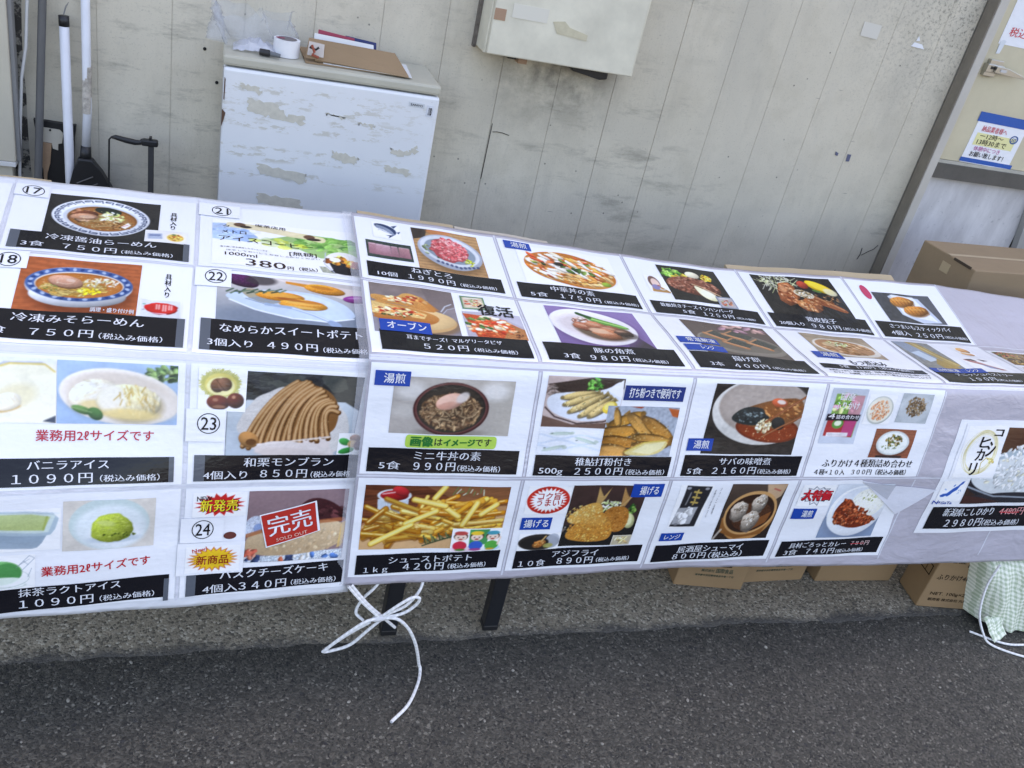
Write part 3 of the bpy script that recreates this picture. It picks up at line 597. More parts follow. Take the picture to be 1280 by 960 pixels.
def pic_tuna_fish(w, h):
    p = Pic(w, h, 'fff', 19); p.P(((4, 14), (30, 6), (58, 12), (80, 30), (86, 52), (76, 76), (64, 66), (40, 58), (14, 40)), '8a97ac', sm=2).P(((4, 14), (30, 6), (58, 12), (80, 30), (86, 52), (78, 70), (70, 44), (46, 24), (20, 18)), '2b3f63', sm=2).P(((14, 38), (40, 44), (62, 62), (40, 58)), 'dfe3ea')
    p.P(((68, 14), (92, 2), (78, 26)), '33486c').P(((76, 70), (52, 98), (58, 82), (44, 80)), '22345a').P(((86, 50), (100, 40), (92, 60)), '33486c').S(12, 36, 46, 22, 10, '5a6a86 ccd3de', 1, 2.4).E(13, 22, 3, 3, '151c2c'); return p.done()
def pic_pizza_board(w, h):
    p = Pic(w, h, '7d6f6c', 20).G('85756f', '8d8a94'); p.N(.06, 10).P(((62, 0), (100, 0), (100, 30), (74, 60)), '786a68', .8)
    p.E(56, 76, 46, 24, '8a6440', 0, .7, .2).E(52, 70, 46, 24, 'c9a06c').E(52, 66, 45, 22, 'dcb984', 0, dome=.1)
    p.P(((0, 34), (22, 40), (58, 48), (80, 58), (74, 74), (46, 84), (0, 78)), 'd99a52', grad='a8642e', tex=.08, sm=2).P(((0, 38), (30, 46), (64, 56), (60, 66), (0, 62)), 'e3bd78', tex=.1).S(60, 28, 56, 30, 9, 'c23c26 e8c98a f1dfae a83220 d98248', 2, 4.5, .5, 12, .3).S(14, 30, 62, 24, 6, '4f5c2e 2f3a22', 1, 2, .6)
    p.P(((0, 22), (30, 28), (40, 14), (60, 20), (78, 44), (70, 52), (30, 40), (0, 36)), 'dca55c', grad='c98342', tex=.08, sm=2).S(46, 42, 30, 26, 9, 'e9c890 c8442c f3e2b4 dd8e4e b53a24', 2, 4, .5, 16, .3).P(((60, 20), (80, 44), (72, 50), (56, 28)), 'c07a38', .7).L(((2, 70), (40, 78), (72, 70)), 3, 'b36c30', .8)
    p.L(((82, 46), (88, 34), (96, 28)), 1.4, 'c5cad2').L(((84, 50), (90, 40), (99, 36)), 1, 'b0b6c0'); return p.done()
def pic_margherita(w, h):
    p = Pic(w, h, 'b9b4c0', 21); p.P(((0, 8), (60, 20), (100, 60), (100, 100), (16, 100)), 'd0562e', tex=.15).P(((78, 44), (100, 58), (100, 100), (58, 100)), 'b97a4a', tex=.15).S(110, 44, 58, 42, 36, 'd8552c c23a22 e98a52 f0c79a dd6a3a', 3, 6, .6, 20, .3).S(16, 40, 50, 36, 34, 'f6ecd4 efe0c0', 4, 7, .6, 10, .2).S(10, 26, 46, 24, 30, '3f6a34 2f5a2a 5c8444', 3, 7, .5, 30, .3).S(8, 86, 80, 8, 12, '5a3020 7a4a2c', 1.5, 3).P(((52, 0), (100, 0), (100, 50)), 'c6c3d2'); return p.done()
def pic_small_pack(w, h, c='6b8f6a', c2='d9c9b0'):
    p = Pic(w, h, c, 22); p.P(((8, 10), (92, 8), (94, 90), (8, 92)), c2, tex=.08).S(26, 50, 52, 36, 26, 'c9543c e9d0a8 8a9a5c d88a5c', 5, 10, .6).L(((20, 16), (70, 14)), 5, 'f3eee4'); return p.done()
def pic_chuka(w, h):
    p = Pic(w, h, 'fff', 23); p.E(52, 54, 48, 46, 'e9eaee', 8).E(51, 53, 46.5, 44, 'c8752c', 8, tex=.08).E(54, 62, 40, 32, 'cf8a3e', 8, tex=.1).S(140, 52, 56, 42, 36, 'd9a05c c8803c e6bd84 b96a30 dcae74', 2.5, 5, .5, 30, .25)
    p.S(110, 52, 50, 42, 36, 'f0dcc0 d9772e e9a24c f4ead8 b9672e e6b878 c8582a', 4, 8, .4, 30, .35, 1, .2).S(14, 44, 50, 34, 30, 'f6eee0 eaded0', 5, 9, .35, 30, .35).S(12, 48, 46, 34, 30, '47682f 2f4f2a 6f8a3e', 2.5, 5, .6).S(40, 60, 80, 28, 8, 'd99a52 c27f3a eec48a', 2, 4, .4, 20).S(10, 42, 28, 30, 14, 'd8532a e87a4a', 3, 6, .4, 20).E(40, 42, 5, 5, '2a2420', 0, dome=.4).E(84, 80, 5, 6, '8aa83a', 0, dome=.3); return p.done()
def pic_pork(w, h):
    p = Pic(w, h, '8d72a8', 24).G('9079ac', '80689c'); p.P(((82, 60), (100, 100), (70, 100)), '4a4248').E(46, 56, 46, 50, '6a527e', 14, .7, .2).E(44, 50, 46, 46, 'ece8ea', 12, dome=.08).E(44, 52, 36, 34, 'd9cfd0', 12, soft=.3).E(52, 58, 30, 26, '6e5a4a', 12, soft=.2)
    p.P(((34, 12), (48, 18), (76, 38), (86, 52), (72, 50), (44, 30)), '5f9a44', tex=.1, sm=2).L(((44, 22), (80, 46)), 3, '9ad070').L(((34, 14), (46, 22)), 5, '2f5a2c').S(24, 34, 34, 10, 9, 'd9c4b8 b99080 8a5a48', 2.5, 4, .5)
    for x, y, r, c in ((34, 50, 12, '9a5c44'), (48, 44, 12, 'a8694c'), (62, 54, 12, '8a5540'), (56, 66, 15, 'b0704e'), (74, 62, 10, '5f4638')): p.E(x, y, r, r * .95, c, 15, dome=.5, tex=.15, wob=.1); p.E(x - 2, y - 4, r * .6, r * .25, 'd8a888', 15, .7, .4)
    p.E(48, 58, 10, 7, 'dcb494', 10, .9, .3).E(78, 68, 10, 9, '3f3630', 15, .6, .4); return p.done()
def pic_hamburg(w, h):
    p = Pic(w, h, '2a2826', 25).N(.15, 6); p.S(40, 20, 24, 17, 17, '5f9a3a 86b84e 3d7030 a4cc6c', 3, 6, .6).S(12, 34, 32, 16, 8, 'e0c64a c9a638 8aa844', 3, 6, .5).E(54, 22, 12, 10, 'e6dcc0', 0, dome=.25).S(30, 76, 26, 9, 10, 'f0bc34 e0a020 f7d45c', 2, 3.4)
    p.E(46, 56, 44, 26, '7a4634', 6, dome=.4, tex=.15).S(130, 46, 54, 41, 23, '8a5240 a06a54 6a3a2a b07c64', 2, 4, .7, None, .4, .85, .12).P(((44, 52), (56, 58), (80, 78), (76, 92), (60, 92), (48, 78)), 'efe9c4', grad='e3dfb0', sm=2).E(62, 74, 12, 12, 'f7f4de', 20, .8, .5).L(((44, 50), (60, 56), (84, 76)), 2, 'd6b48a'); return p.done()
def pic_diner(w, h):
    p = Pic(w, h, 'fff', 26); p.P(((10, 96), (18, 66), (60, 60), (98, 92), (96, 99)), 'b98a50').E(40, 40, 28, 38, '7a5a52').E(44, 44, 20, 28, 'f0cfc0').E(38, 68, 20, 16, '8f88b4').E(54, 58, 6, 4, 'a8504a').E(66, 78, 14, 7, 'd9d4ce').E(68, 75, 9, 4, 'c0823e'); return p.done()
def pic_gyoza(w, h):
    p = Pic(w, h, '2a2725', 27).N(.2, 4); p.a += (.02 * np.sin(p.X * 1.2 - p.Y))[..., None]
    for k in range(150):
        t = p.r.rand() * 6.28; r = p.r.rand() ** .5; x, y = 30 + 22 * r * math.cos(t), 14 + 22 * r * math.sin(t); p.L(((x, y), (x + p.r.randn() * 5, y + p.r.randn() * 8)), .7, ('e9e9bc', 'd3dc9c', 'f7f6e2')[k % 3], .9)
    p.E(80, 24, 17, 12, 'e6b81c', 32, dome=.3).E(80, 22, 13, 8, 'f4d740', 32, .9, .3).E(90, 36, 8, 9, 'e9dfb4', 30, .9, .3).E(60, 20, 7, 10, 'a8402e', 10, dome=.4, tex=.1).E(74, 34, 6, 3, '5a8038', 20)
    p.E(35, 50, 12, 31, '120c08', 22, .7, .2).E(34, 46, 12, 32, '9a5530', 22, dome=.45, tex=.15, wob=.09).S(60, 34, 44, 9, 26, 'c07a4a 8a4426 d9a070 7a3a20', 1.5, 3.6, .6, None, .4, .7, .25).E(32, 34, 4, 10, 'd9a274', 22, .6, .6).E(55, 75, 16, 17, '120c08', -8, .7, .2).E(54, 72, 16, 17, '9c5c34', -8, dome=.45, tex=.15, wob=.1).S(50, 53, 72, 13, 14, 'c88a54 8e4c28 dcae7c', 1.5, 3.4, .6, None, .4, .7, .25)
    p.P(((44, 34), (60, 38), (78, 58), (97, 82), (94, 90), (74, 74), (54, 58), (44, 46)), '9c5630', tex=.14, sm=2).S(60, 74, 58, 22, 14, 'c07c48 8c4a28 d09a68', 1, 2.4, .5, 42, .3, .6, .15).L(((66, 48), (92, 80)), 2.4, 'cf9460', .6).E(54, 44, 12, 10, 'd9cdb0', 15, tex=.15).S(40, 54, 44, 11, 9, '6f5a3e efe6cf a88c60 4f4a34', 1, 2); return p.done()
def pic_stick_pie(w, h):
    p = Pic(w, h, '45464a', 28).N(.1, 4); p.P(((60, 0), (100, 0), (100, 100), (84, 100)), '6a6e76', .6).P(((24, 12), (34, 4), (78, 12), (92, 96), (60, 99), (30, 74)), 'c3cddc').P(((30, 6), (70, 8), (86, 92), (34, 72)), 'e6ebf2')
    for x, y, rt in ((44, 28, -8), (60, 56, -6)):
        p.E(x, y + 5, 22, 17, '8a5a2c', rt, .8, .2).E(x, y, 22, 17, 'bb7630', rt, dome=.5, tex=.12, wob=.06)
        for k in range(6): p.L(((x - 18 + k * 7, y - 10), (x - 15 + k * 7, y + 11)), 1.3, '7c4218', .7); p.E(x - 15 + k * 6, y - 5, 2.5, 4, 'e5ac5c', 0, .6, .5)
    return p.done()
def pic_rice_cake(w, h):
    p = Pic(w, h, '6b5f55', 29).G('63524c', '6c6158'); p.S(12, 66, 12, 30, 10, 'a8808a c49a90 8d6a72', 4, 8, .5).E(52, 64, 50, 34, '8e8578', 4, dome=.1).E(52, 60, 46, 28, '756c60', 4)
    for x, y in ((34, 40), (58, 34), (50, 60), (80, 56)): p.P(((x - 18, y), (x - 4, y - 14), (x + 16, y + 2), (x + 4, y + 16)), '4c4e46', tex=.12).L(((x - 18, y), (x + 4, y + 16)), 5, 'b97a4c').L(((x - 18, y - 1), (x + 3, y + 13)), 1.6, 'dba478').L(((x - 18, y), (x - 4, y - 14)), 2, 'c08a60')
    return p.done()
def pic_stew(w, h):
    p = Pic(w, h, 'a8957c', 30).N(.06, 5); p.E(52, 58, 48, 40, 'd9d2c4', 6).E(50, 56, 42, 34, 'b3845c', 6, tex=.1).S(90, 52, 58, 38, 28, 'b08458 94683e d0a880 a87a50 c8a078', 3, 6, .35, 25, .3).S(30, 44, 40, 16, 10, 'c9d09a 9ab06c e6e4c4', 1.5, 3.5, .5).E(30, 46, 10, 9, 'd9bf94', 0, .8, .3); return p.done()
def pic_danish(w, h):
    p = Pic(w, h, '8a8a86', 31).N(.08, 6); p.P(((0, 0), (40, 0), (70, 60), (20, 70)), '8f9aa8', tex=.08).P(((14, 40), (40, 34), (60, 66), (30, 74)), 'c3d2e0').P(((34, 0), (66, 4), (100, 84), (80, 90)), 'b39a5c', tex=.1).P(((40, 80), (60, 60), (92, 96), (50, 99)), 'a88c50', tex=.12).L(((50, 4), (90, 80)), 4, 'cdb880', .8).L(((62, 10), (96, 78)), 2, '7d6a3c', .7); return p.done()
def pic_ham_roll(w, h):
    p = Pic(w, h, 'fff', 32); p.P(((4, 12), (30, 22), (66, 64), (96, 94), (80, 96), (40, 60), (14, 34)), 'b0706c', tex=.1).P(((4, 8), (30, 6), (40, 26), (20, 26)), '5a4650').P(((48, 4), (80, 14), (60, 24)), '4c3a44').P(((34, 50), (60, 60), (78, 92), (50, 84)), '8d9ac0', .8).L(((20, 24), (70, 70)), 4, 'd9a09c'); return p.done()
def pic_bread(w, h):
    p = Pic(w, h, 'fff', 33); p.E(54, 34, 40, 28, 'd9964e', 6, dome=.4).E(50, 24, 24, 10, 'efc890', 6, .8, .4).E(44, 76, 40, 20, 'd9a068', 8, dome=.3).E(40, 62, 30, 8, 'f3e3c4', 8); return p.done()
def pic_noodle_side(w, h):
    p = Pic(w, h, '8a6a40', 34); return p.noodles(120, 50, 50, 60, 60, 'c8a050 a87a34 e0c080 6b5430', 4).S(30, 20, 20, 30, 20, '8a4a3a 5a6a34 c86a4a', 3, 6).done()
def pic_beef_bowl(w, h):
    p = Pic(w, h, 'b3aca4', 35).G('a8a19b', 'b5aea4', False).N(.02, 14); p.E(14, 24, 12, 16, 'd9d6d2', 0, .7, .8).E(84, 20, 12, 16, 'e3e0dc', 0, .8, .8).E(10, 60, 10, 12, 'c6c1ba', 0, .6, .8)
    p.E(50, 96, 28, 8, '7d756c', 0, .6, .5).E(49, 54, 31.5, 48, '4a2426', 0).E(49, 53, 30, 45.5, '6e4240').E(49, 53, 28.5, 43, '2c2826').E(49, 55, 27.5, 41, '37302b', 0, tex=.12).E(49, 58, 25, 33, '5f4632', 0, tex=.2, wob=.06)
    p.S(420, 49, 58, 24.5, 31, '8a6a4c 6a4c36 a5825e 5a4030 94765a b59670 46332a', 1.4, 3.6, .35, None, .35, .95).noodles(60, 48, 60, 23, 28, 'a88460 7a5a40 c2a27c 5c4634', 1.2)
    p.E(47, 40, 12, 14, 'dba48e', -20, dome=.3).E(46, 38, 9, 10, 'ecc0ac', -20, .8, .5).E(57, 32, 6, 8, 'd9cec8', -40, .9, .4).E(44, 47, 7, 5, 'c98a76', -20, .6, .5); return p.done()
def pic_ayu_plate(w, h):
    p = Pic(w, h, 'c9b4ae', 36).N(.03, 8); p.P(((0, 16), (60, 0), (100, 0), (100, 20), (20, 34)), '3d302c', tex=.15).S(30, 8, 28, 8, 10, '8a7a72 6c5c56', 2, 4, .5, 0).S(36, 62, 16, 10, 14, '4f9a3c 76b856 35742e', 2, 4, .5)
    p.P(((0, 100), (0, 78), (40, 94), (84, 88), (100, 78), (100, 100)), '6d5248').P(((4, 36), (30, 30), (76, 26), (96, 0), (100, 30), (99, 70), (78, 84), (46, 88), (16, 76), (2, 58)), 'e3e7ee', grad='d3d9e4', sm=2).P(((80, 24), (98, 2), (100, 40)), 'f2f4f8').L(((2, 62), (16, 80), (46, 92), (80, 86), (99, 76)), 2, '4a3a3a')
    for (x0, y0, x1, y1) in ((22, 42, 66, 30), (26, 56, 70, 34), (34, 70, 78, 34), (48, 78, 84, 40), (60, 78, 90, 44)): p.fish(x0, y0, x1, y1, 9, 'b59c66')
    p.S(60, 56, 56, 30, 20, 'd9c694 a08a58', .6, 1.4, .6, -25).E(86, 58, 10, 11, 'e5c23c', -30, dome=.2).E(85, 55, 7, 7, 'f3e08a', -30, .9, .2); return p.done()
def pic_ayu_fried(w, h):
    p = Pic(w, h, 'a9b2bf', 37).N(.1, 3); p.P(((84, 2), (100, 4), (100, 20), (92, 18)), 'c8602c').P(((30, 0), (50, 0), (46, 4)), 'b0482c')
    for (x0, y0, x1, y1, wd, c) in ((50, 14, 6, 36, 13, 'a8752c'), (18, 40, 12, 6, 9, 'b0803c'), (46, 48, -4, 52, 16, 'b07a34'), (68, 60, 30, 16, 15, 'b98642'), (98, 66, 52, 22, 16, 'a87434'), (52, 76, -4, 66, 15, 'a56e2e'), (98, 72, 44, 60, 14, 'b5803c'), (38, 94, -6, 88, 20, 'c08a48'), (92, 78, 46, 76, 10, 'a8783a')): p.fish(x0, y0, x1, y1, wd, c)
    p.S(150, 48, 56, 48, 36, 'cf9a50 e0bb7a 96642a', .7, 1.6, .7, 20, .2, .7).P(((34, 90), (60, 70), (94, 66), (92, 84), (76, 99), (36, 99)), 'e6d28a', tex=.05, sm=2).P(((44, 92), (62, 76), (90, 70), (86, 84), (70, 96)), 'f0e6b4', .9).L(((34, 92), (60, 72), (92, 67)), 1.6, 'd9b850'); return p.done()
def pic_river_fish(w, h):
    p = Pic(w, h, 'eef2f8', 38)
    for y in (30, 52, 74): p.L([(x, y + 8 * math.sin(x * .09 + y)) for x in range(0, 101, 5)], 3, 'd3e0f0', .8)
    for x, y, rt in ((34, 18, -3), (74, 44, 16), (26, 78, -14)): p.E(x, y, 18, 7, 'a9bfae', rt, .8, dome=.2).E(x, y + 3, 15, 4, 'd9e6dc', rt, .8).E(x + 17, y + (3 if rt > 0 else -3), 4, 6, 'bccbb8', rt, .7).E(x - 14, y, 2, 2, '6a7a70')
    return p.done()
def pic_mackerel(w, h):
    p = Pic(w, h, '34302f', 39).N(.2, 5); p.E(56, 40, 56, 50, '2a2626', 0, .7, .3).E(56, 38, 54, 48, 'd6d3cd', 4, dome=.06).E(58, 32, 50, 40, 'a89a90', 4, soft=.05).E(60, 30, 47, 36, 'b7a99f', 4, soft=.2).N(.04, 3)
    p.E(66, 62, 36, 20, '7a3018', 6).E(66, 62, 33, 17, '933c1c', 6, tex=.1).P(((24, 44), (40, 30), (70, 18), (100, 16), (100, 48), (76, 62), (54, 62), (34, 54)), '8a5632', tex=.12, sm=2)
    p.P(((22, 46), (36, 30), (56, 32), (66, 44), (60, 56), (44, 58), (28, 54)), '2b3436', tex=.2, sm=2).S(50, 44, 46, 16, 10, '566468 8a9a9a 1e2628 39464a', 1, 2.4, .4, 20, .3).P(((52, 30), (72, 20), (98, 20), (98, 36), (74, 50), (62, 42)), '94572c', tex=.1, sm=2).S(60, 78, 34, 20, 14, 'b0703c 7c4420 c98c54', 1.4, 3.4, .4, 20, .3).E(72, 24, 9, 6, 'd0603c', 10, dome=.3).E(74, 23, 5, 3, 'efdcd0', 10)
    p.S(50, 62, 58, 10, 9, 'd9c49c b99a6c efe0bc 8a6a44', 1.4, 3, .6).E(76, 54, 8, 9, '2f3030', 30, dome=.3).L(((100, 14), (62, 52)), 2.2, '8a4a2c', hi='c07a50').L(((100, 42), (62, 74)), 2.2, '8a4a2c', hi='c88458').S(30, 66, 68, 28, 12, 'd98a58 f0c8a0', .4, .9, 1, None, 0, .7); return p.done()
def pic_seasoning_pack(w, h):
    p = Pic(w, h, 'c3cbd8', 40); p.P(((14, 10), (94, 12), (90, 88), (8, 86)), '7fae56').S(40, 50, 30, 36, 20, '8fc05c 5a9a3e c8d88a d86a8a e9a0b4', 5, 10, .7).P(((60, 12), (94, 12), (92, 50), (58, 50)), 'd887a8', .8).P(((8, 56), (90, 58), (88, 88), (8, 86)), 'b83a3c').P(((58, 56), (91, 58), (88, 86), (56, 86)), 'cc4a8c', .8).E(40, 64, 16, 9, '5f9a48').E(40, 63, 10, 5, 'e6efd2')
    p.P(((2, 46), (96, 46), (94, 58), (2, 58)), '2a2230').P(((16, 80), (76, 80), (76, 87), (16, 87)), 'efe6ea'); return p.done()
def pic_salmon_flakes(w, h):
    p = Pic(w, h, 'fff', 41); return p.E(50, 52, 48, 48, 'bfc3bc', dome=.1).E(50, 51, 43, 43, 'e6e2d2').S(160, 50, 52, 34, 34, 'dc8c62 e8a880 c97448 efc0a0', 2, 4, .7, None, .3).done()
def pic_bonito_flakes(w, h):
    p = Pic(w, h, 'b4bcc0', 42).N(.04, 6); return p.E(50, 50, 50, 50, 'c6ccd0', 0, .8, .2).S(170, 52, 44, 30, 34, '8a6e50 6c5238 a58a66 594430', 2, 4.5, .6, None, .3).S(10, 76, 40, 16, 20, '6a5a3c', 1, 2).done()
def pic_rice_topping(w, h):
    p = wood(Pic(w, h, '9a5a40', 43), '985840', .1); p.E(50, 54, 40, 46, '5a3a30', 0, .6, .2).E(50, 48, 40, 42, 'd3dad8').E(50, 48, 35, 36, 'ecf0ea', 0, tex=.05).S(70, 52, 40, 20, 20, '8a7438 4a5a28 b5a050 6a4a24 2f3a20', 1.6, 3.2, .7).S(14, 40, 66, 22, 12, '5a6a30', 1, 1.8); return p.L(((20, 96), (80, 96)), 5, '3a3030').done()
def pic_fries(w, h):
    p = wood(Pic(w, h, '6d3a22', 44), '703c24', .22); p.P(((40, 0), (100, 0), (100, 60), (80, 40)), 'a8764e', .5).E(52, 74, 60, 40, 'd4a878', -6, tex=.04).P(((0, 60), (20, 40), (100, 30), (100, 62), (60, 96), (0, 99)), 'd9ab7a', .6)
    p.P(((9, 22), (30, 22), (30, 42), (10, 44)), 'c9d3dc').E(20, 42, 10, 5, 'b5c0cc').E(20, 16, 11.5, 10, 'dfe6ec').E(20, 16, 9.5, 8, 'a81e20', dome=.4).E(24, 9, 6, 7, 'c22c30', 20, dome=.4).L(((12, 14), (20, 11)), 1, 'efb0b0')
    for k in range(16): p.L(((12 + k % 4 * .3 + k * 1.1, 26), (12 + k * 1.1, 40)), .3, 'a4b2c0', .6)
    for k in range(10): p.L(((60 + k * 2.4, 14 - (k % 3) * 2), (63 + k * 2, 2 + (k % 4) * 3)), .8, ('6a7a4a', 'c9d0b8')[k % 2])
    r = p.r
    for k in range(95):
        t = k / 95; x = 8 + r.rand() * 78; y = 30 + r.rand() * 52 - max(0, (x - 30)) * .12; L = 9 + r.rand() * 9; a = r.choice([-35, 25, -60, 40, 10, -15]) + r.randn() * 12
        if x < 26 and y < 44: continue
        dx, dy = math.cos(math.radians(a)) * L, math.sin(math.radians(a)) * L; c = ('f0c04a', 'f7d568', 'e6ab34', 'fbe48c', 'd8942c')[r.randint(5)]
        if x < 34: c = np.clip(srgb(c) * .86, 0, 1)
        wd = 2.6 + r.rand() * 1.6; sh = .80 + .36 * r.rand(); c = np.clip(srgb(c) * (1 - .25 * max(0, 1 - sh), 1 - .5 * max(0, 1 - sh), .95), 0, 1); p.L(((x - dx + .5, y - dy + 2.2), (x + dx + .5, y + dy + 2.2)), wd * 1.05, '7a4a18', .55); p.L(((x - dx, y - dy), (x + dx, y + dy)), wd, np.clip(srgb(c) * (.88, .74, .52), 0, 1)); p.L(((x - dx * .97, y - dy * .97 - wd * .3), (x + dx * .97, y + dy * .97 - wd * .3)), wd * .55, np.clip(srgb(c) * min(1.08, .95 + .1 * sh), 0, 1), hi='fdeeb0' if sh > 1 else None); p.E(x + dx, y + dy, wd * .42, wd * .42 / p.asp, np.clip(srgb(c) * (1.05, 1.0, .8), 0, 1), a, .8); p.S(3, x, y, L * .7, 4, 'b8701c c98a30', .5, 1.2, .5, a, 0, .5)
    for x0, y0, x1, y1 in ((50, 26, 66, 48), (30, 60, 50, 40), (48, 20, 54, 2), (34, 22, 56, 32), (70, 62, 78, 26), (8, 92, 34, 62), (82, 44, 92, 28)):
        p.L(((x0, y0), (x1, y1)), 4.6, 'c08a34'); p.L(((x0, y0 - .8), (x1, y1 - .8)), 3.6, 'f9d763', hi='fff0a8')
    for k in range(14): p.L(((46 + k * 1.7, 92 - k * .9), (44 + k * 1.7, 80 - k * .6 + (k % 3) * 4)), 1, ('3f5238', '6a7c54')[k % 2])
    p.L(((44, 96), (60, 84), (70, 76)), .9, '3a4a30'); return p.done()
def pic_children(w, h):
    p = Pic(w, h, 'fff', 45); p.E(22, 88, 22, 14, 'efd3e0').E(84, 86, 16, 14, 'bfe0f4')
    p.P(((34, 4), (74, 4), (72, 70), (36, 70)), '3f9a5a')
    for x, hat, sk, body in ((18, 'c8504a', 'f3d6c2', 'd8324a'), (50, 'f2c83a', 'f3d6c2', '2f62c4'), (82, '3aa0b4', 'f3d6c2', '4fae4a')):
        p.E(x, 74, 14, 20, body).E(x, 34, 14, 18, '5a3a2a').E(x, 38, 12, 15, sk).E(x, 20, 13, 9, hat).E(x, 46, 4, 3, 'b03a34').E(x - 5, 38, 1.5, 2, '2a2020').E(x + 5, 38, 1.5, 2, '2a2020')
    return p.E(20, 92, 10, 5, '4f8a3a').E(50, 92, 12, 6, 'b04a8a').E(80, 92, 9, 5, 'd8a83a').L(((94, 70), (98, 40)), 4, 'f3d6c2').done()
def pic_fried_aji(w, h):
    p = Pic(w, h, '43302b', 46).G('4a3530', '3a2c2a').N(.08, 7); p.P(((0, 66), (100, 60), (100, 100), (0, 100)), '262423').S(20, 8, 70, 10, 10, '6a6058 a8a098 3a3634', 1, 3, .5, 30)
    p.S(50, 52, 34, 22, 9, 'cdd8a0 e9eed0 a9bd78', 2, 4, .4).S(24, 86, 40, 7, 9, '4f7a34 76a04c 2f5a28', 2, 4, .6).E(88, 58, 8, 13, 'cfcf94', -20, dome=.3).E(87, 57, 5, 9, 'e6e6b8', -20, .8, .3)
    for x0, y0, c in ((38, 30, 'c0985c'), (72, 32, 'b98a52')): p.P(((x0 - 2, y0), (x0 - 3, 2), (x0 + 1, 10), (x0 + 6, 18), (x0 + 14, 3), (x0 + 9, 20), (x0 + 4, y0 + 2)), c, tex=.1)
    p.L(((70, 36), (80, 20), (86, 10)), 2, 'c8a068')
    p.P(((2, 54), (14, 38), (30, 28), (44, 28), (52, 50), (24, 66), (6, 62)), 'dca652', tex=.1, sm=2).P(((50, 40), (66, 32), (82, 36), (88, 54), (84, 74), (70, 78), (54, 66)), 'c07c34', tex=.12, sm=2).P(((2, 86), (14, 64), (40, 44), (52, 44), (66, 62), (70, 80), (64, 92), (30, 94)), 'cf8c3a', tex=.1, sm=2)
    p.S(180, 24, 48, 24, 16, 'e6bd6c f0cf88 cf9440', .8, 1.8, .7, None, .3, .8).S(150, 70, 56, 17, 20, 'b0702c cf9048 96581f', .8, 1.8, .7, None, .3, .8).S(220, 38, 72, 30, 20, 'd9983f b5742c e9b660 c48434', .9, 2, .7, None, .35, .85).E(40, 58, 20, 8, 'e3ae5c', 0, .4, .6); return p.done()
def pic_aji_inset(w, h):
    p = Pic(w, h, 'd9d4c8', 47); return p.P(((3, 4), (97, 4), (97, 96), (3, 96)), 'c3b598').S(16, 50, 50, 36, 34, 'd9c28a b09560 efe0b8', 8, 14, .4).done()
def pic_aji_plate(w, h):
    p = Pic(w, h, 'fff', 48); return p.E(50, 52, 50, 48, '39332f').E(82, 48, 18, 44, 'b9c0cc', 0, .9, .1).E(40, 56, 34, 36, '2c2826').E(52, 62, 16, 22, 'c07c40', -20, dome=.4, tex=.1).L(((54, 50), (64, 18)), 4, 'd9b070').E(74, 74, 12, 14, 'b5b060', 0, .9).S(20, 50, 66, 14, 16, 'd9a060 b06a30', 2, 4).done()
def pic_dumpling_pack(w, h):
    p = Pic(w, h, 'fff', 49); p.P(((18, 2), (96, 4), (84, 99), (4, 97), (16, 60)), '2e2d31', tex=.1).P(((14, 54), (74, 52), (66, 92), (8, 92)), 'a4a5a8').S(9, 40, 72, 24, 16, 'c6c6c6 b4b4b6 d9d9d8', 10, 14, .9, None, .4).E(26, 8, 7, 3, '9a9a9e').E(82, 9, 7, 3, '9a9a9e').E(22, 92, 6, 3, '77787c')
    for y in (16, 28, 40): p.L(((46, y), (66, y + 2)), 6, 'c2a458').L(((56, y - 4), (54, y + 6)), 5, 'c2a458')
    p.L(((36, 18), (32, 46)), 4, 'a8a8a8', .7); return p.done()
def pic_dumplings(w, h):
    p = Pic(w, h, '4c3c33', 50).G('5a4a40', '30241f', True); p.P(((62, 0), (100, 0), (96, 22), (84, 32), (70, 20)), 'c9a684').L(((78, 8), (90, 12)), 3, 'c06a5a').E(52, 60, 46, 44, 'b9824a', -8).P(((4, 60), (98, 46), (86, 92), (40, 99), (8, 86)), 'a8703c', grad='8a5628').E(52, 52, 46, 40, 'cf9c64', -8).E(52, 53, 42, 35, '3c261a', -8).E(56, 58, 34, 26, '53321f', -8, tex=.2).P(((60, 66), (90, 50), (86, 70), (66, 82)), 'a0602f', .7)
    for x, y, r in ((30, 48, 14), (62, 34, 13), (56, 66, 15)): p.E(x, y + 3, r, r * 1.25, '6f6258', 0, wob=.08).E(x, y, r, r * 1.2, 'a99b8c', 0, dome=.5, tex=.1, wob=.1); p.S(26, x, y - 4, r * .8, r * .8, 'cfc4b6 8f8272 e6ddd0 786a5c', 1.6, 3, .5, None, .3)
    p.L(((2, 99), (10, 82)), 4, 'e0d6c8', .7); return p.done()
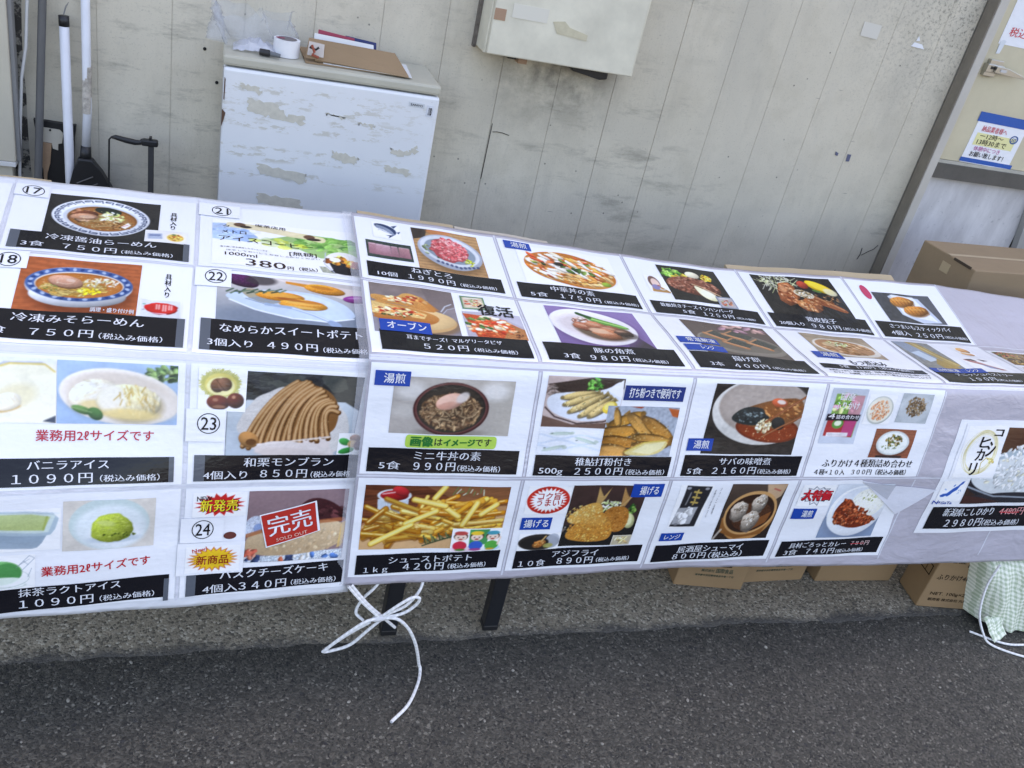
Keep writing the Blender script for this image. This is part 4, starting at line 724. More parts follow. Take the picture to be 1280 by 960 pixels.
def pic_curry(w, h):
    p = Pic(w, h, 'c9d2de', 51).G('d9e0e8', '8d9fb8'); p.P(((0, 60), (100, 50), (100, 100), (0, 100)), '7d92b0', .6).E(52, 70, 50, 30, '76859c', 0, .7, .3).E(52, 50, 50, 47, 'e9edf2', 3, dome=.08).E(52, 46, 43, 40, 'dce2ea', 3).E(66, 36, 30, 28, 'efefe4', 12, tex=.04).S(120, 66, 36, 28, 24, 'f6f5ec e2e2d4 faf9f4', 1, 2, .6, None, .2).S(18, 66, 26, 14, 6, '7d8a4a a0a860', 1, 2, .5)
    p.P(((12, 48), (20, 32), (32, 26), (44, 38), (58, 54), (94, 64), (84, 78), (56, 84), (28, 76), (14, 62)), '7d3018', tex=.1, sm=2).S(110, 44, 60, 30, 18, '9a4424 6c2814 b5603a 8a3a1e', 2, 4, .7, None, .45, 1, .3).S(26, 28, 38, 10, 10, 'a8502c 86381c', 2, 4, .7, None, .5).S(30, 74, 68, 18, 8, '8a3c20 a8542e', 2, 4, .7); return p.done()
def pic_burst(w, h, n=18, c0='d8241f', c1=None, r0=.62, seed=1):
    p = Pic(w, h, 'fff', seed); q = []
    for k in range(2 * n): r = (48 if k % 2 else 48 * r0); t = k / (2 * n) * 6.2832; q.append((50 + r * math.cos(t), 50 + r * math.sin(t)))
    p.P(q, c0)
    if c1: p.P([(50 + (x - 50) * .9, 50 + (y - 50) * .9) for x, y in q], c1)
    return p.done(.3)
def pic_umai(w, h):
    p = Pic(w, h, 'fff', 52); p.E(50, 50, 49, 49, 'cf2f22'); q = []
    for k in range(52): r = 44 if k % 2 else 33; t = k / 52 * 6.2832; q.append((50 + r * math.cos(t), 50 + r * math.sin(t)))
    return p.P(q, 'fbf6f4').done(.3)
def pic_special(w, h):
    p = Pic(w, h, 'fff', 53); q = []
    for k in range(24): r = (49 if k % 2 else 36) - (k % 5) * 2; t = k / 24 * 6.2832; q.append((50 + r * math.cos(t), 50 + r * math.sin(t)))
    return p.P(q, '3a4250').P([(50 + (x - 50) * .92, 50 + (y - 50) * .92) for x, y in q], 'f4f5f8').done(.3)
def pic_rice_emblem(w, h):
    p = Pic(w, h, 'fff', 54)
    for k in range(10): p.ring(50 + p.r.randn() * 1.5, 52 + p.r.randn() * 1.5, 42 - k * .9 + p.r.randn(), 44 - k * .9 + p.r.randn(), 1.3, ('d9d0a0', 'c8b870', 'e6e0c0')[k % 3], a=.8)
    p.L(((62, 92), (60, 72), (70, 62), (86, 66)), 2, 'b9a458').S(12, 78, 68, 12, 6, 'c9b060 dcc880', 2, 4, .5, 20).ring(48, 56, 30, 34, 1, 'e0d8b0'); return p.done(.4)
def pic_rice(w, h):
    p = Pic(w, h, '6a3f2a', 55).G('5f3a26', '3a2a26'); p.E(66, 66, 70, 34, '2a2a30').E(66, 58, 68, 34, '9fb0b8', 0, dome=.1).E(66, 62, 66, 30, 'd9dfe0').S(420, 64, 52, 60, 32, 'eef0ee d3d8d8 f7f8f6 c6cccc e3dfc8', 1.2, 2.8, .5, None, .25).E(66, 94, 70, 10, '33333a').L(((0, 76), (30, 90), (100, 94)), 1.4, '9aa4ae').P(((60, 34), (86, 22), (100, 24), (100, 36), (74, 44)), '5a4a44'); return p.P(((0, 88), (14, 90), (40, 99), (0, 99)), '4a2c28').done()
def pic_japan_map(w, h):
    p = Pic(w, h, 'fff', 56); return p.P(((8, 70), (20, 62), (34, 60), (46, 46), (56, 34), (68, 26), (80, 4), (90, 2), (86, 16), (78, 24), (72, 44), (58, 56), (50, 68), (40, 76), (34, 72), (24, 78), (14, 78)), '2a5fb8').E(54, 24, 3, 6, '3f6ec0', 30).S(6, 82, 52, 10, 14, '6f94d0', 1.5, 3).S(4, 22, 44, 10, 6, '6f94d0', 1.5, 3).done(.4)

# ------------------------------------------------------------------ menu sheets in the banners
GROUP = 'menu sheets in the vinyl banners'
TAX = '（税込み価格）'
def sheet(N, c, r, label, q=None, W=297., H=210., outline=None, name='menu_sheet'):
    if q is None:
        a, b = c + .0132, c + 1 - .0132; t = r + (.046 if r == 2 else .0184); u = r + 1 - (.046 if r == 1 else .0184)
        q = ((a, t), (b, t), (b, u), (a, u))
    s = Sheet(N, q, W, H); s.lift = .0004
    if outline is None: me = s.rect(0, 0, W, H, .0004)
    else: me = s.poly(outline, .0004)
    s.o = tag(obj(name, me, M_PAPER), label, 'menu sheet', GROUP)
    return s
def photo(s, fn, x0, y0, x1, y1, h=.0010, name='food_photo', pts=None, res=1.25, **k):
    w, hh = x1 - x0, y1 - y0
    im = fn(w, hh, **k) if callable(fn) else fn
    im = np.clip(im + (im - .5) * .10, 0, 1)
    return obj(name, s.quad(pts, h, img=im) if pts else s.rect(x0, y0, x1, y1, h, img=im), M_PRINT, s.o)
def letters(s, parent, items, col='white', h=.0021, serif=True):
    for it in items: o = obj('lettering', text_mesh(s, [it], h, serif), ink('e9ecf2' if col == 'white' else col), parent)
    return o
def bar(s, x0, y0, x1, y1, items, grey=None, dy=0., h=.0013, name='price_bar', col='101018'):
    """black strip; dy drops its left end"""
    b = obj(name, s.quad(((x0, y0 + dy), (x1, y0), (x1, y1), (x0, y1 + dy)), h), ink(col), s.o)
    if dy: items = [tuple(list(i[:3]) + [i[3] + dy * (x1 - (i[1] + i[2]) / 2) / (x1 - x0), i[4], 1, -math.degrees(math.atan2(dy, x1 - x0))]) for i in items]
    items = [tuple([it[0], it[1], it[2], it[3] - it[4] * .03, it[4] * .87]) + tuple(it[5:]) for it in items]
    letters(s, b, items)
    for g0, g1 in (grey or ()): obj('tape_sheen', s.quad(((g0, y0 + dy * .99), (g1, y0 + dy * .95), (g1, y1 + dy * .95), (g0, y1 + dy * .99)), h + .0003), ink('5c626b'), b)  # grey ends: reflections of the tape put into the colour
    return b
def method_tag(s, txt, x0, y0, x1, y1, fx=(.25, .85), h=.0017, col='0845a6', rot=0.):
    p = ((x0, y0 + rot), (x1, y0), (x1, y1), (x0, y1 + rot))
    t = obj('cooking_tag', s.quad(p, h), ink(col), s.o); w = x1 - x0
    em = (y1 - y0) * .62
    letters(s, t, [(txt, x0 + w * fx[0], x0 + w * fx[1], y1 - (y1 - y0) * .2 + rot / 2, em)], h=h + .0004, serif=False)
def number_tag(s, txt, x0, y0, x1, y1, cx, cy, r=17.5):
    t = obj('number_tag', s.rect(x0, y0, x1, y1, .0022), M_PAPER, s.o)
    A = np.linspace(0, 2 * math.pi, 49); V = np.concatenate([np.stack([cx + k * np.cos(A), cy + k * np.sin(A)], 1) for k in (r, r - 1.5)])
    i = np.arange(48); Q = np.stack([i + 49, i + 50, i + 1, i], 1)
    obj('ring', np_mesh(s.map(V[:, 0], V[:, 1], .0027), Q), ink('15151a'), t)
    if txt: letters(s, t, [(txt, cx - r * .66, cx + r * .66, cy - r * .62, cy + r * .62, 1, 'box')], '15151a', .0027, False)
    return t

# ---- left banner
L = LN
s = sheet(L, -1, 0, 'blank white menu sheet cut off at the left edge beside the soy ramen sheet')
s = sheet(L, 0, 0, 'menu sheet of soy ramen in a Greek key rimmed bowl, numbered 17')
photo(s, pic_soy_ramen, 54, 18, 235, 150); number_tag(s, '17', -2, -2, 52, 38, 27, 19)
bar(s, 8, 150, 289, 203, [('冷凍醤油らーめん', 62, 234, 173, 19), ('3食', 28, 62, 198, 17), ('７５０円', 90, 172, 199, 19), (TAX, 180, 262, 198, 12.5)], ((8, 23), (279, 289)))
photo(s, pic_inset_pack, 214, 112, 284, 151, .0015, 'inset_photo'); letters(s, s.o, [('具\n材\n入\nり', 253, 264, 46, 106, 1, 'box')], '15151a', .0012)
s = sheet(L, 0, 1, 'menu sheet of miso ramen in a blue rimmed bowl, numbered 18')
b = photo(s, pic_miso_ramen, 38, 8, 216, 136); number_tag(s, '18', -4, -3, 46, 40, 18, 20)
letters(s, b, [('調理・盛り付け例', 148, 212, 132, 10)], 'white', .0014, False)
bar(s, 4, 135, 291, 202, [('冷凍みそらーめん', 41, 229, 164, 22), ('3食', 8, 38, 194, 18), ('７５０円', 70, 158, 195, 20), (TAX, 167, 259, 195, 14)], ((279, 291),))
photo(s, pic_red_pack, 220, 92, 284, 134, .0015, 'package_photo'); letters(s, s.o, [('具\n材\n入\nり', 254, 264, 24, 84, 1, 'box')], '15151a', .0012)
s = sheet(L, 0, 2, 'menu sheet of white vanilla ice cream, a tub and a plate with scoops')
photo(s, pic_vanilla_tub, 0, 5, 113, 106, name='tub_photo'); photo(s, pic_vanilla_plate, 114, 6, 286, 106); photo(s, pic_cup, 6, 110, 38, 144, name='ice_cream_drawing', col='f2ee9a')
tg = obj('number_tag', s.rect(-20, -4, 14, 50, .0022), M_PAPER, s.o)
letters(s, s.o, [('業務用2ℓサイズです', 86, 252, 134, 17)], 'c8283a', .0012, False)
bar(s, -8, 161, 284, 205, [('バニラアイス', 75, 187, 180, 17), ('2ℓ', 2, 20, 201, 16), ('１０９０円', 55, 164, 202, 19), (TAX, 175, 262, 201, 12.5)], ((276, 284),))
s = sheet(L, 0, 3, 'menu sheet of green matcha ice cream, a tub and a scoop on a plate')
photo(s, pic_matcha_tub, 4, 24, 122, 98, name='tub_photo'); photo(s, pic_matcha_plate, 125, 14, 259, 103); photo(s, pic_matcha_cup, 8, 104, 88, 168, name='ice_cream_drawing')
tg = obj('number_tag', s.rect(-20, 10, 20, 52, .0022), M_PAPER, s.o)
letters(s, s.o, [('業務用2ℓサイズです', 96, 255, 143, 17, 1, -3)], 'd01f2c', .0012, False)
bar(s, -6, 161, 287, 204, [('抹茶ラクトアイス', 65, 211, 178, 17), ('2ℓ', 10, 33, 201, 16), ('１０９０円', 66, 171, 200, 19), (TAX, 181, 264, 200, 12.5)], ((279, 287),), dy=8)
s = sheet(L, 1, 0, 'menu sheet of iced coffee with a green and blue watercolour, numbered 21')
b = photo(s, pic_iced_coffee, 22, 50, 294, 200, name='iced_coffee_picture'); number_tag(s, '21', -3, -3, 72, 42, 38, 20, 18)
letters(s, b, [('喫茶店用', 100, 156, 66, 9), ('ク', 40, 52, 78, 10), ('メトロ', 38, 82, 98, 12), ('アイスコーヒー', 33, 205, 124, 18), ('[無糖]', 160, 210, 148, 13), ('1000ml', 44, 100, 172, 13), ('380', 80, 150, 200, 27), ('円（税込）', 154, 208, 198, 12)], '3a2420', .0015)
letters(s, b, [('香り高い豆を使用したコーヒーです', 36, 120, 146, 4), ('冷やしておいしくお召し上がりください', 46, 216, 156, 4)], '8a8488', .0015, False)
s = sheet(L, 1, 1, 'menu sheet of sweet potato cakes on a plate with a fork, numbered 22')
photo(s, pic_sweet_potato, 33, 8, 297, 132); number_tag(s, '22', -4, -2, 56, 46, 30, 20, 18)
bar(s, 10, 128, 299, 202, [('なめらかスイートポテト', 40, 276, 160, 23), ('3個入り', 22, 92, 193, 19), ('４９０円', 116, 198, 194, 21), ('（税込み価格', 208, 283, 194, 14)], ((10, 26),))
s = sheet(L, 1, 2, 'menu sheet of a brown chestnut Mont Blanc cake, numbered 23')
photo(s, pic_mont_blanc, 58, 8, 280, 160); photo(s, pic_chestnuts, 12, 6, 87, 80, .0014, 'chestnut_drawing'); number_tag(s, '23', -5, 77, 57, 134, 30, 102, 18)
bar(s, 10, 158, 300, 205, [('和栗モンブラン', 90, 248, 180, 19), ('4個入り', 25, 97, 202, 17), ('８５０円', 120, 202, 202, 19), ('（税込み価格', 210, 284, 202, 13)], ((10, 27),))
photo(s, pic_leaf_nut, 252, 116, 294, 157, .0014, 'chestnut_drawing')
s = sheet(L, 1, 3, 'menu sheet of Basque cheesecake with a red sold out sign, numbered 24')
photo(s, pic_cheesecake, 105, 8, 288, 148); b = photo(s, lambda w, h: pic_burst(w, h, 16, 'd42a28', None, .66, 2), 12, 8, 102, 54, name='starburst')
letters(s, b, [('NEW', 18, 42, 24, 11)], '16161c', .0015, False); letters(s, b, [('新発売', 25, 88, 44, 22)], '1c1a20', .00145, False); letters(s, b, [('新発売', 24, 86, 43, 21)], 'f4e234', .0016, False)
number_tag(s, '24', -5, 55, 66, 102, 31, 77, 18)
obj('chocolate_drawing', s.poly([(78 + 11 * math.cos(k / 24 * 6.283), 92 + 7 * math.sin(k / 24 * 6.283)) for k in range(24)], .0012), ink('6d3a34'), s.o)
bar(s, 10, 152, 293, 199, [('バスクチーズケーキ', 66, 262, 172, 19), ('4個入', 38, 97, 197, 18), ('３４０円', 100, 185, 197, 20), (TAX, 195, 280, 196, 13)], ((10, 26),), dy=9)
t = obj('sale_tag', s.rect(-8, 103, 105, 166, .0019), M_PAPER, s.o); photo(s, lambda w, h: pic_burst(w, h, 22, 'c8502a', 'f4c62c', .72, 3), 6, 110, 98, 162, .0023, 'starburst').parent
letters(s, t, [('新商品', 24, 78, 146, 17)], 'a02a1c', .0027, False); letters(s, t, [('New!', 16, 40, 120, 9, 1, -12)], 'd03a2c', .0027, False)
so = obj('sold_out_sign', s.quad(((126, 54), (227, 28), (240, 88), (142, 118)), .0024), M_PAPER, s.o)
obj('red_panel', s.quad(((128.5, 55.5), (224, 31), (235, 88), (143.5, 115)), .0029), ink('c2332a'), so)
letters(s, so, [('完売', 141, 220, 87, 36, 1, -14)], 'white', .0034); letters(s, so, [('SOLD OUT', 158, 216, 99, 8, 0, -14)], 'e9c0b0', .0034, False)

# ---- right banner, top rows
Rb = RN
s = sheet(Rb, 0, 0, 'menu sheet of minced red tuna in a bowl with a fish drawing')
photo(s, pic_tuna_fish, 34, 12, 92, 68, name='fish_drawing'); photo(s, pic_tuna_logs, 16, 82, 107, 139, name='fillet_photo'); photo(s, pic_minced_tuna, 116, 10, 258, 154)
bar(s, 12, 155, 283, 201, [('ねぎとろ', 97, 178, 177, 19), ('10個', 30, 67, 197, 15), ('１９９０円', 88, 181, 198, 18), (TAX, 192, 266, 197, 12)])
s = sheet(Rb, 1, 0, 'menu sheet of an oval of orange Chinese stir fry with no background')
photo(s, pic_chuka, 36, 14, 262, 152); method_tag(s, '湯煎', 13, 6, 74, 34)
bar(s, 12, 153, 286, 202, [('中華丼の素', 83, 182, 176, 19), ('5食', 34, 71, 197, 16), ('１７５０円', 98, 190, 198, 18), (TAX, 199, 278, 197, 11)])
s = sheet(Rb, 2, 0, 'menu sheet of a cheese filled hamburg steak on a black plate')
photo(s, pic_diner, 30, 62, 80, 126, name='diner_drawing'); photo(s, pic_hamburg, 80, 12, 234, 148)
bar(s, 12, 160, 285, 205, [('鉄板焼きチーズインハンバーグ', 33, 214, 181, 15), ('5食', 80, 110, 200, 15), ('１２５０円', 131, 207, 200, 16), (TAX, 214, 262, 199, 8)])
photo(s, pic_small_pack, 192, 118, 236, 160, .0016, 'package_photo', c='8f9aa8', c2='b9b0b0')
s = sheet(Rb, 3, 0, 'menu sheet of glazed chicken dumplings with a lemon wedge')
photo(s, pic_gyoza, 30, 6, 256, 154)
bar(s, 10, 153, 283, 204, [('鶏皮餃子', 108, 190, 177, 19), ('20個入り', 25, 90, 197, 15), ('９８０円', 111, 190, 199, 18), (TAX, 197, 280, 198, 11)])
s = sheet(Rb, 4, 0, 'menu sheet of two golden stick pies with a pink oval sticker')
obj('oval_sticker', s.poly([(44 + 13 * math.cos(k / 32 * 6.283), 45 + 26 * math.sin(k / 32 * 6.283)) for k in range(32)], .0012), ink('cf2f5c'), s.o)
photo(s, pic_stick_pie, 62, 42, 246, 146)
bar(s, 10, 150, 287, 204, [('さつまいもスティックパイ', 46, 240, 174, 17), ('4個入', 36, 95, 198, 18), ('２５０円', 115, 198, 199, 19), (TAX, 205, 280, 197, 10)])
s = sheet(Rb, 0, 1, 'menu sheet of pizza with cheese crust on a wooden board')
photo(s, pic_pizza_board, 10, 3, 168, 150); photo(s, pic_margherita, 180, 62, 294, 145, .0011, 'pizza_photo'); photo(s, pic_small_pack, 183, 10, 230, 54, .0014, 'package_photo')
letters(s, s.o, [('復活', 212, 281, 36, 72, 2, 'box')], '15151a', .0019, False)
bar(s, 18, 143, 291, 202, [('耳までチーズ！マルゲリータピザ', 64, 238, 168, 15), ('５２０円', 92, 171, 195, 21), (TAX, 182, 262, 195, 13)]); method_tag(s, 'オーブン', 20, 113, 113, 147, (.14, .9), .0020)
s = sheet(Rb, 1, 1, 'menu sheet of simmered pork belly on a purple background')
photo(s, pic_pork, 52, 8, 250, 146)
bar(s, 14, 146, 285, 203, [('豚の角煮', 111, 192, 174, 20), ('3食', 45, 76, 198, 18), ('９８０円', 97, 173, 199, 20), (TAX, 181, 253, 198, 12)])
s = sheet(Rb, 2, 1, 'menu sheet of fried rice cakes on a grey plate')
photo(s, pic_rice_cake, 56, 8, 264, 147); method_tag(s, '常温解凍', 9, 90, 102, 114, (.2, .92)); method_tag(s, 'レンジ', 12, 120, 104, 144, (.38, .7))
bar(s, 12, 147, 286, 204, [('揚げ餅', 102, 166, 174, 20), ('3本', 40, 69, 198, 17), ('４００円', 94, 171, 200, 19), (TAX, 180, 258, 199, 11)])
s = sheet(Rb, 3, 1, 'menu sheet of simmered offal stew with its title in black on white')
photo(s, pic_stew, 52, 8, 228, 112); method_tag(s, '湯煎', 28, 98, 100, 126)
letters(s, s.o, [('もつ煮込み', 102, 197, 148, 20)], '15151a', .0012)
bar(s, 14, 152, 286, 172, [('5食　1120円（税込み価格）', 60, 252, 168, 14)])
letters(s, s.o, [('お肉たっぷり！国産牛使用・味噌と醤油を合わせた深い味わいです', 20, 284, 184, 7), ('おでん、お鍋等、いろいろ入れて煮込んでもおいしいです', 24, 278, 195, 7)], '3a3c44', .0012, False)
s = sheet(Rb, 4, 1, 'menu sheet of Danish pastry with small cut out bread and ham pictures')
photo(s, pic_danish, 12, 4, 124, 142); photo(s, pic_bread, 184, 18, 232, 70, name='bread_picture'); photo(s, pic_ham_roll, 152, 84, 256, 142, name='ham_picture')
bar(s, 12, 153, 291, 204, [('デニッシュペストリー', 62, 236, 175, 15), ('１９０円', 84, 162, 198, 19), (TAX, 166, 240, 197, 10)])
method_tag(s, '自然解凍', 12, 137, 100, 159, (.2, .9), .0019); method_tag(s, 'レンジ', 101, 137, 168, 159, (.2, .7), .0019)
s = sheet(Rb, 5, 1, 'menu sheet with noodle pictures cut off at the right edge', q=((5.005, 1.10), (5.98, 1.10), (5.98, 1.95), (5.005, 1.95)))
photo(s, pic_noodle_side, 12, 8, 132, 92); photo(s, pic_small_pack, 138, 8, 280, 92, name='side_photo', c='6a5a7a', c2='c9a0a0'); photo(s, pic_ham_roll, 12, 104, 132, 160, name='side_photo'); bar(s, 12, 164, 288, 204, [('サラダそば', 90, 200, 194, 20)])

# ---- right banner, hanging rows
s = sheet(Rb, 0, 2, 'menu sheet of a beef rice bowl topped with an egg')
photo(s, pic_beef_bowl, 42, 23, 258, 129); method_tag(s, '湯煎', 8, 14, 69, 41)
pl = obj('green_caption', s.poly([(156 + (76 if math.cos(a) > 0 else -76) + 7 * math.cos(a), 143.5 + 12.5 * math.copysign(abs(math.sin(a)) ** .5, math.sin(a))) for a in np.linspace(0, 6.283, 48, False)], .0012), ink('b7dc5c'), s.o)
letters(s, pl, [('画像', 82, 121, 152, 18, 2), ('イメージ', 141, 198, 151, 14, 2)], '1f7a34', .0017, False); letters(s, pl, [('は', 125, 139, 151, 15), ('です', 200, 229, 151, 15)], '1f2a30', .0017, False)
bar(s, 11, 158, 285, 205, [('ミニ牛丼の素', 92, 213, 180, 19), ('5食', 32, 69, 200, 17), ('９９０円', 93, 168, 201, 20), (TAX, 173, 252, 201, 13)])
s = sheet(Rb, 1, 2, 'menu sheet of battered sweetfish on a white plate and fried on grey')
photo(s, pic_ayu_plate, 12, 8, 160, 108); photo(s, pic_river_fish, 12, 112, 136, 162, name='fish_drawing'); photo(s, pic_ayu_fried, 136, 62, 282, 164, .0013)
method_tag(s, '打ち粉つきで便利です', 162, 20, 285, 50, (.08, .93), col='14347e')
bar(s, 12, 165, 288, 207, [('稚鮎打粉付き', 90, 203, 185, 18), ('500g', 22, 68, 204, 17), ('２５００円', 92, 189, 205, 19), (TAX, 197, 278, 204, 13)], h=.0016)
s = sheet(Rb, 2, 2, 'menu sheet of miso simmered mackerel picked up with chopsticks')
photo(s, pic_mackerel, 45, 10, 256, 158); method_tag(s, '湯煎', 12, 126, 68, 152)
bar(s, 12, 161, 286, 207, [('サバの味噌煮', 90, 211, 182, 18), ('5食', 24, 57, 203, 16), ('２１６０円', 80, 181, 203, 19), (TAX, 187, 266, 202, 12)])
s = sheet(Rb, 3, 2, 'menu sheet of rice seasoning packs, title in black on plain white')
b = photo(s, pic_seasoning_pack, 10, 8, 100, 132, name='package_photo'); photo(s, pic_salmon_flakes, 106, 18, 176, 86); photo(s, pic_bonito_flakes, 190, 12, 270, 80); photo(s, pic_rice_topping, 150, 96, 254, 164)
letters(s, b, [('国産', 34, 70, 34, 15), ('ふりかけ', 26, 86, 54, 16), ('詰め合わせ', 36, 94, 76, 9), ('4', 16, 32, 77, 15), ('4種×10個入', 28, 76, 115, 7)], 'f3f0f4', .0014, False)
letters(s, s.o, [('ふりかけ４種類詰め合わせ', 38, 272, 187, 18), ('４種×１０入　３００円（税込み価格）', 24, 262, 205, 13)], '15151a', .0012)
s = sheet(Rb, 0, 3, 'menu sheet of yellow french fries with a cup of ketchup')
photo(s, pic_fries, 14, 14, 281, 150); photo(s, pic_children, 185, 106, 283, 158, .0014, 'children_drawing')
bar(s, 12, 158, 287, 201, [('シューストポテト', 72, 231, 180, 18), ('１ｋｇ', 27, 72, 198, 15), ('４２０円', 101, 178, 198, 20), (TAX, 187, 262, 197, 13)], dy=4)
s = sheet(Rb, 1, 3, 'menu sheet of golden breaded horse mackerel with a red oval burst')
photo(s, pic_fried_aji, 100, 10, 254, 156); u = photo(s, pic_umai, 12, 12, 99, 76, name='oval_burst'); photo(s, pic_aji_plate, 14, 121, 100, 162, .0012, 'plate_photo')
letters(s, u, [('コク旨', 33, 78, 42, 15), ('うまい！', 33, 84, 57, 16)], 'c22a22', .0015, False)
method_tag(s, '揚げる', 222, 6, 289, 36); method_tag(s, '揚げる', 11, 84, 73, 112, (.1, .9)); photo(s, pic_aji_inset, 212, 130, 254, 156, .0016, 'inset_photo')
bar(s, 14, 158, 287, 201, [('アジフライ', 92, 190, 180, 18), ('１０食', 24, 80, 198, 17), ('８９０円', 106, 182, 198, 19), (TAX, 191, 264, 196, 12)], dy=4)
s = sheet(Rb, 2, 3, 'menu sheet of steamed shumai in a bamboo basket')
photo(s, pic_dumpling_pack, 22, 8, 96, 114, name='package_photo'); photo(s, pic_dumplings, 140, 8, 274, 152); method_tag(s, 'レンジ', 14, 128, 67, 149, (.18, .85))
letters(s, s.o, [('お\n肉\nの\nう\nま\nみ\nた\nっ\nぷ\nり', 102, 106, 20, 92, 0, 'box'), ('ジ\nュ\nー\nシ\nー\nな\n焼\n売', 114, 118, 16, 84, 0, 'box')], '4a4a52', .0012, False)
bar(s, 12, 157, 285, 201, [('居酒屋シューマイ', 66, 222, 180, 19), ('８００円', 60, 137, 198, 19), ('（税込み）', 145, 226, 198, 18)], dy=4)
s = sheet(Rb, 3, 3, 'menu sheet of beef curry on rice, its upper right corner folded', outline=[(0, 0), (155, 0), (222, 45), (290, 92), (297, 150), (297, 210), (150, 210), (0, 210), (0, 100)])
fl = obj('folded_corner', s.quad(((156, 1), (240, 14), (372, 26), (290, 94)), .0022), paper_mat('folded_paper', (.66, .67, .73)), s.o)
obj('darker_flap', s.quad(((160, 5), (200, 9), (252, 14), (246, 52)), .0027), paper_mat('paper_back', (.46, .47, .52)), fl)  # darker grey piece of paper on the folded corner
im = pic_curry(152, 146); photo(s, im, 0, 0, 0, 0, pts=((98, 6), (160, 5), (250, 68), (250, 152), ), h=.0011) if False else photo(s, im, 98, 10, 250, 154, .0011)
u = photo(s, pic_special, 10, 10, 94, 66, .0014, 'starburst'); letters(s, u, [('大特価', 17, 88, 51, 27, 2)], '2a1418', .0018, False); letters(s, u, [('大特価', 16, 86, 49, 25, 2)], 'd42430', .0021, False)
method_tag(s, '湯煎', 8, 72, 67, 99, (.4, .86))
b = bar(s, 12, 157, 288, 201, [('具材ごろっとカレー', 36, 187, 178, 17), ('3食', 30, 64, 198, 18), ('７４０円', 88, 162, 198, 19), (TAX, 168, 244, 197, 12)], dy=4)
letters(s, b, [('７８０円', 202, 253, 179, 13)], 'e8c8c8', .0021); obj('strike_line', s.rect(201, 172.6, 240, 174.2, .0026), ink('d8303a'), b)
s = sheet(Rb, 4, 2, 'larger menu sheet of white rice with gold ring emblem and blue map of Japan', q=((4.225, 2.35), (5.611, 2.36), (5.609, 3.70), (4.223, 3.70)), W=420., H=297.)
photo(s, pic_rice, 90, 17, 400, 213); obj('white_patch', s.rect(20, 8, 150, 143, .0014), M_PAPER, s.o); e = photo(s, pic_rice_emblem, 28, 14, 148, 140, .0017, 'gold_ring_emblem')
letters(s, e, [('コ', 112, 136, 22, 38, 2, 'box'), ('シ', 104, 128, 52, 88, 2, 'box'), ('ヒ', 78, 106, 40, 66, 2, 'box'), ('カ', 78, 102, 70, 98, 2, 'box'), ('リ', 70, 90, 104, 134, 2, 'box')], '16161e', .0022, False)
m = photo(s, pic_japan_map, 14, 150, 84, 206, .0012, 'map_drawing'); letters(s, m, [('N', 8, 24, 214, 13), ('i', 27, 30, 212, 9), ('GaTa', 33, 66, 214, 9)], '1f4fb0', .0017, False)
b = bar(s, 20, 222, 402, 284, [('新潟県こしひかり', 57, 209, 249, 25), ('２９８０円', 74, 187, 280, 27), (TAX, 191, 305, 279, 19)])
letters(s, b, [('4480円', 228, 302, 248, 22)], 'e9a0a0', .0021); obj('strike_line', s.rect(230, 239, 290, 241, .0026), ink('d8303a'), b)

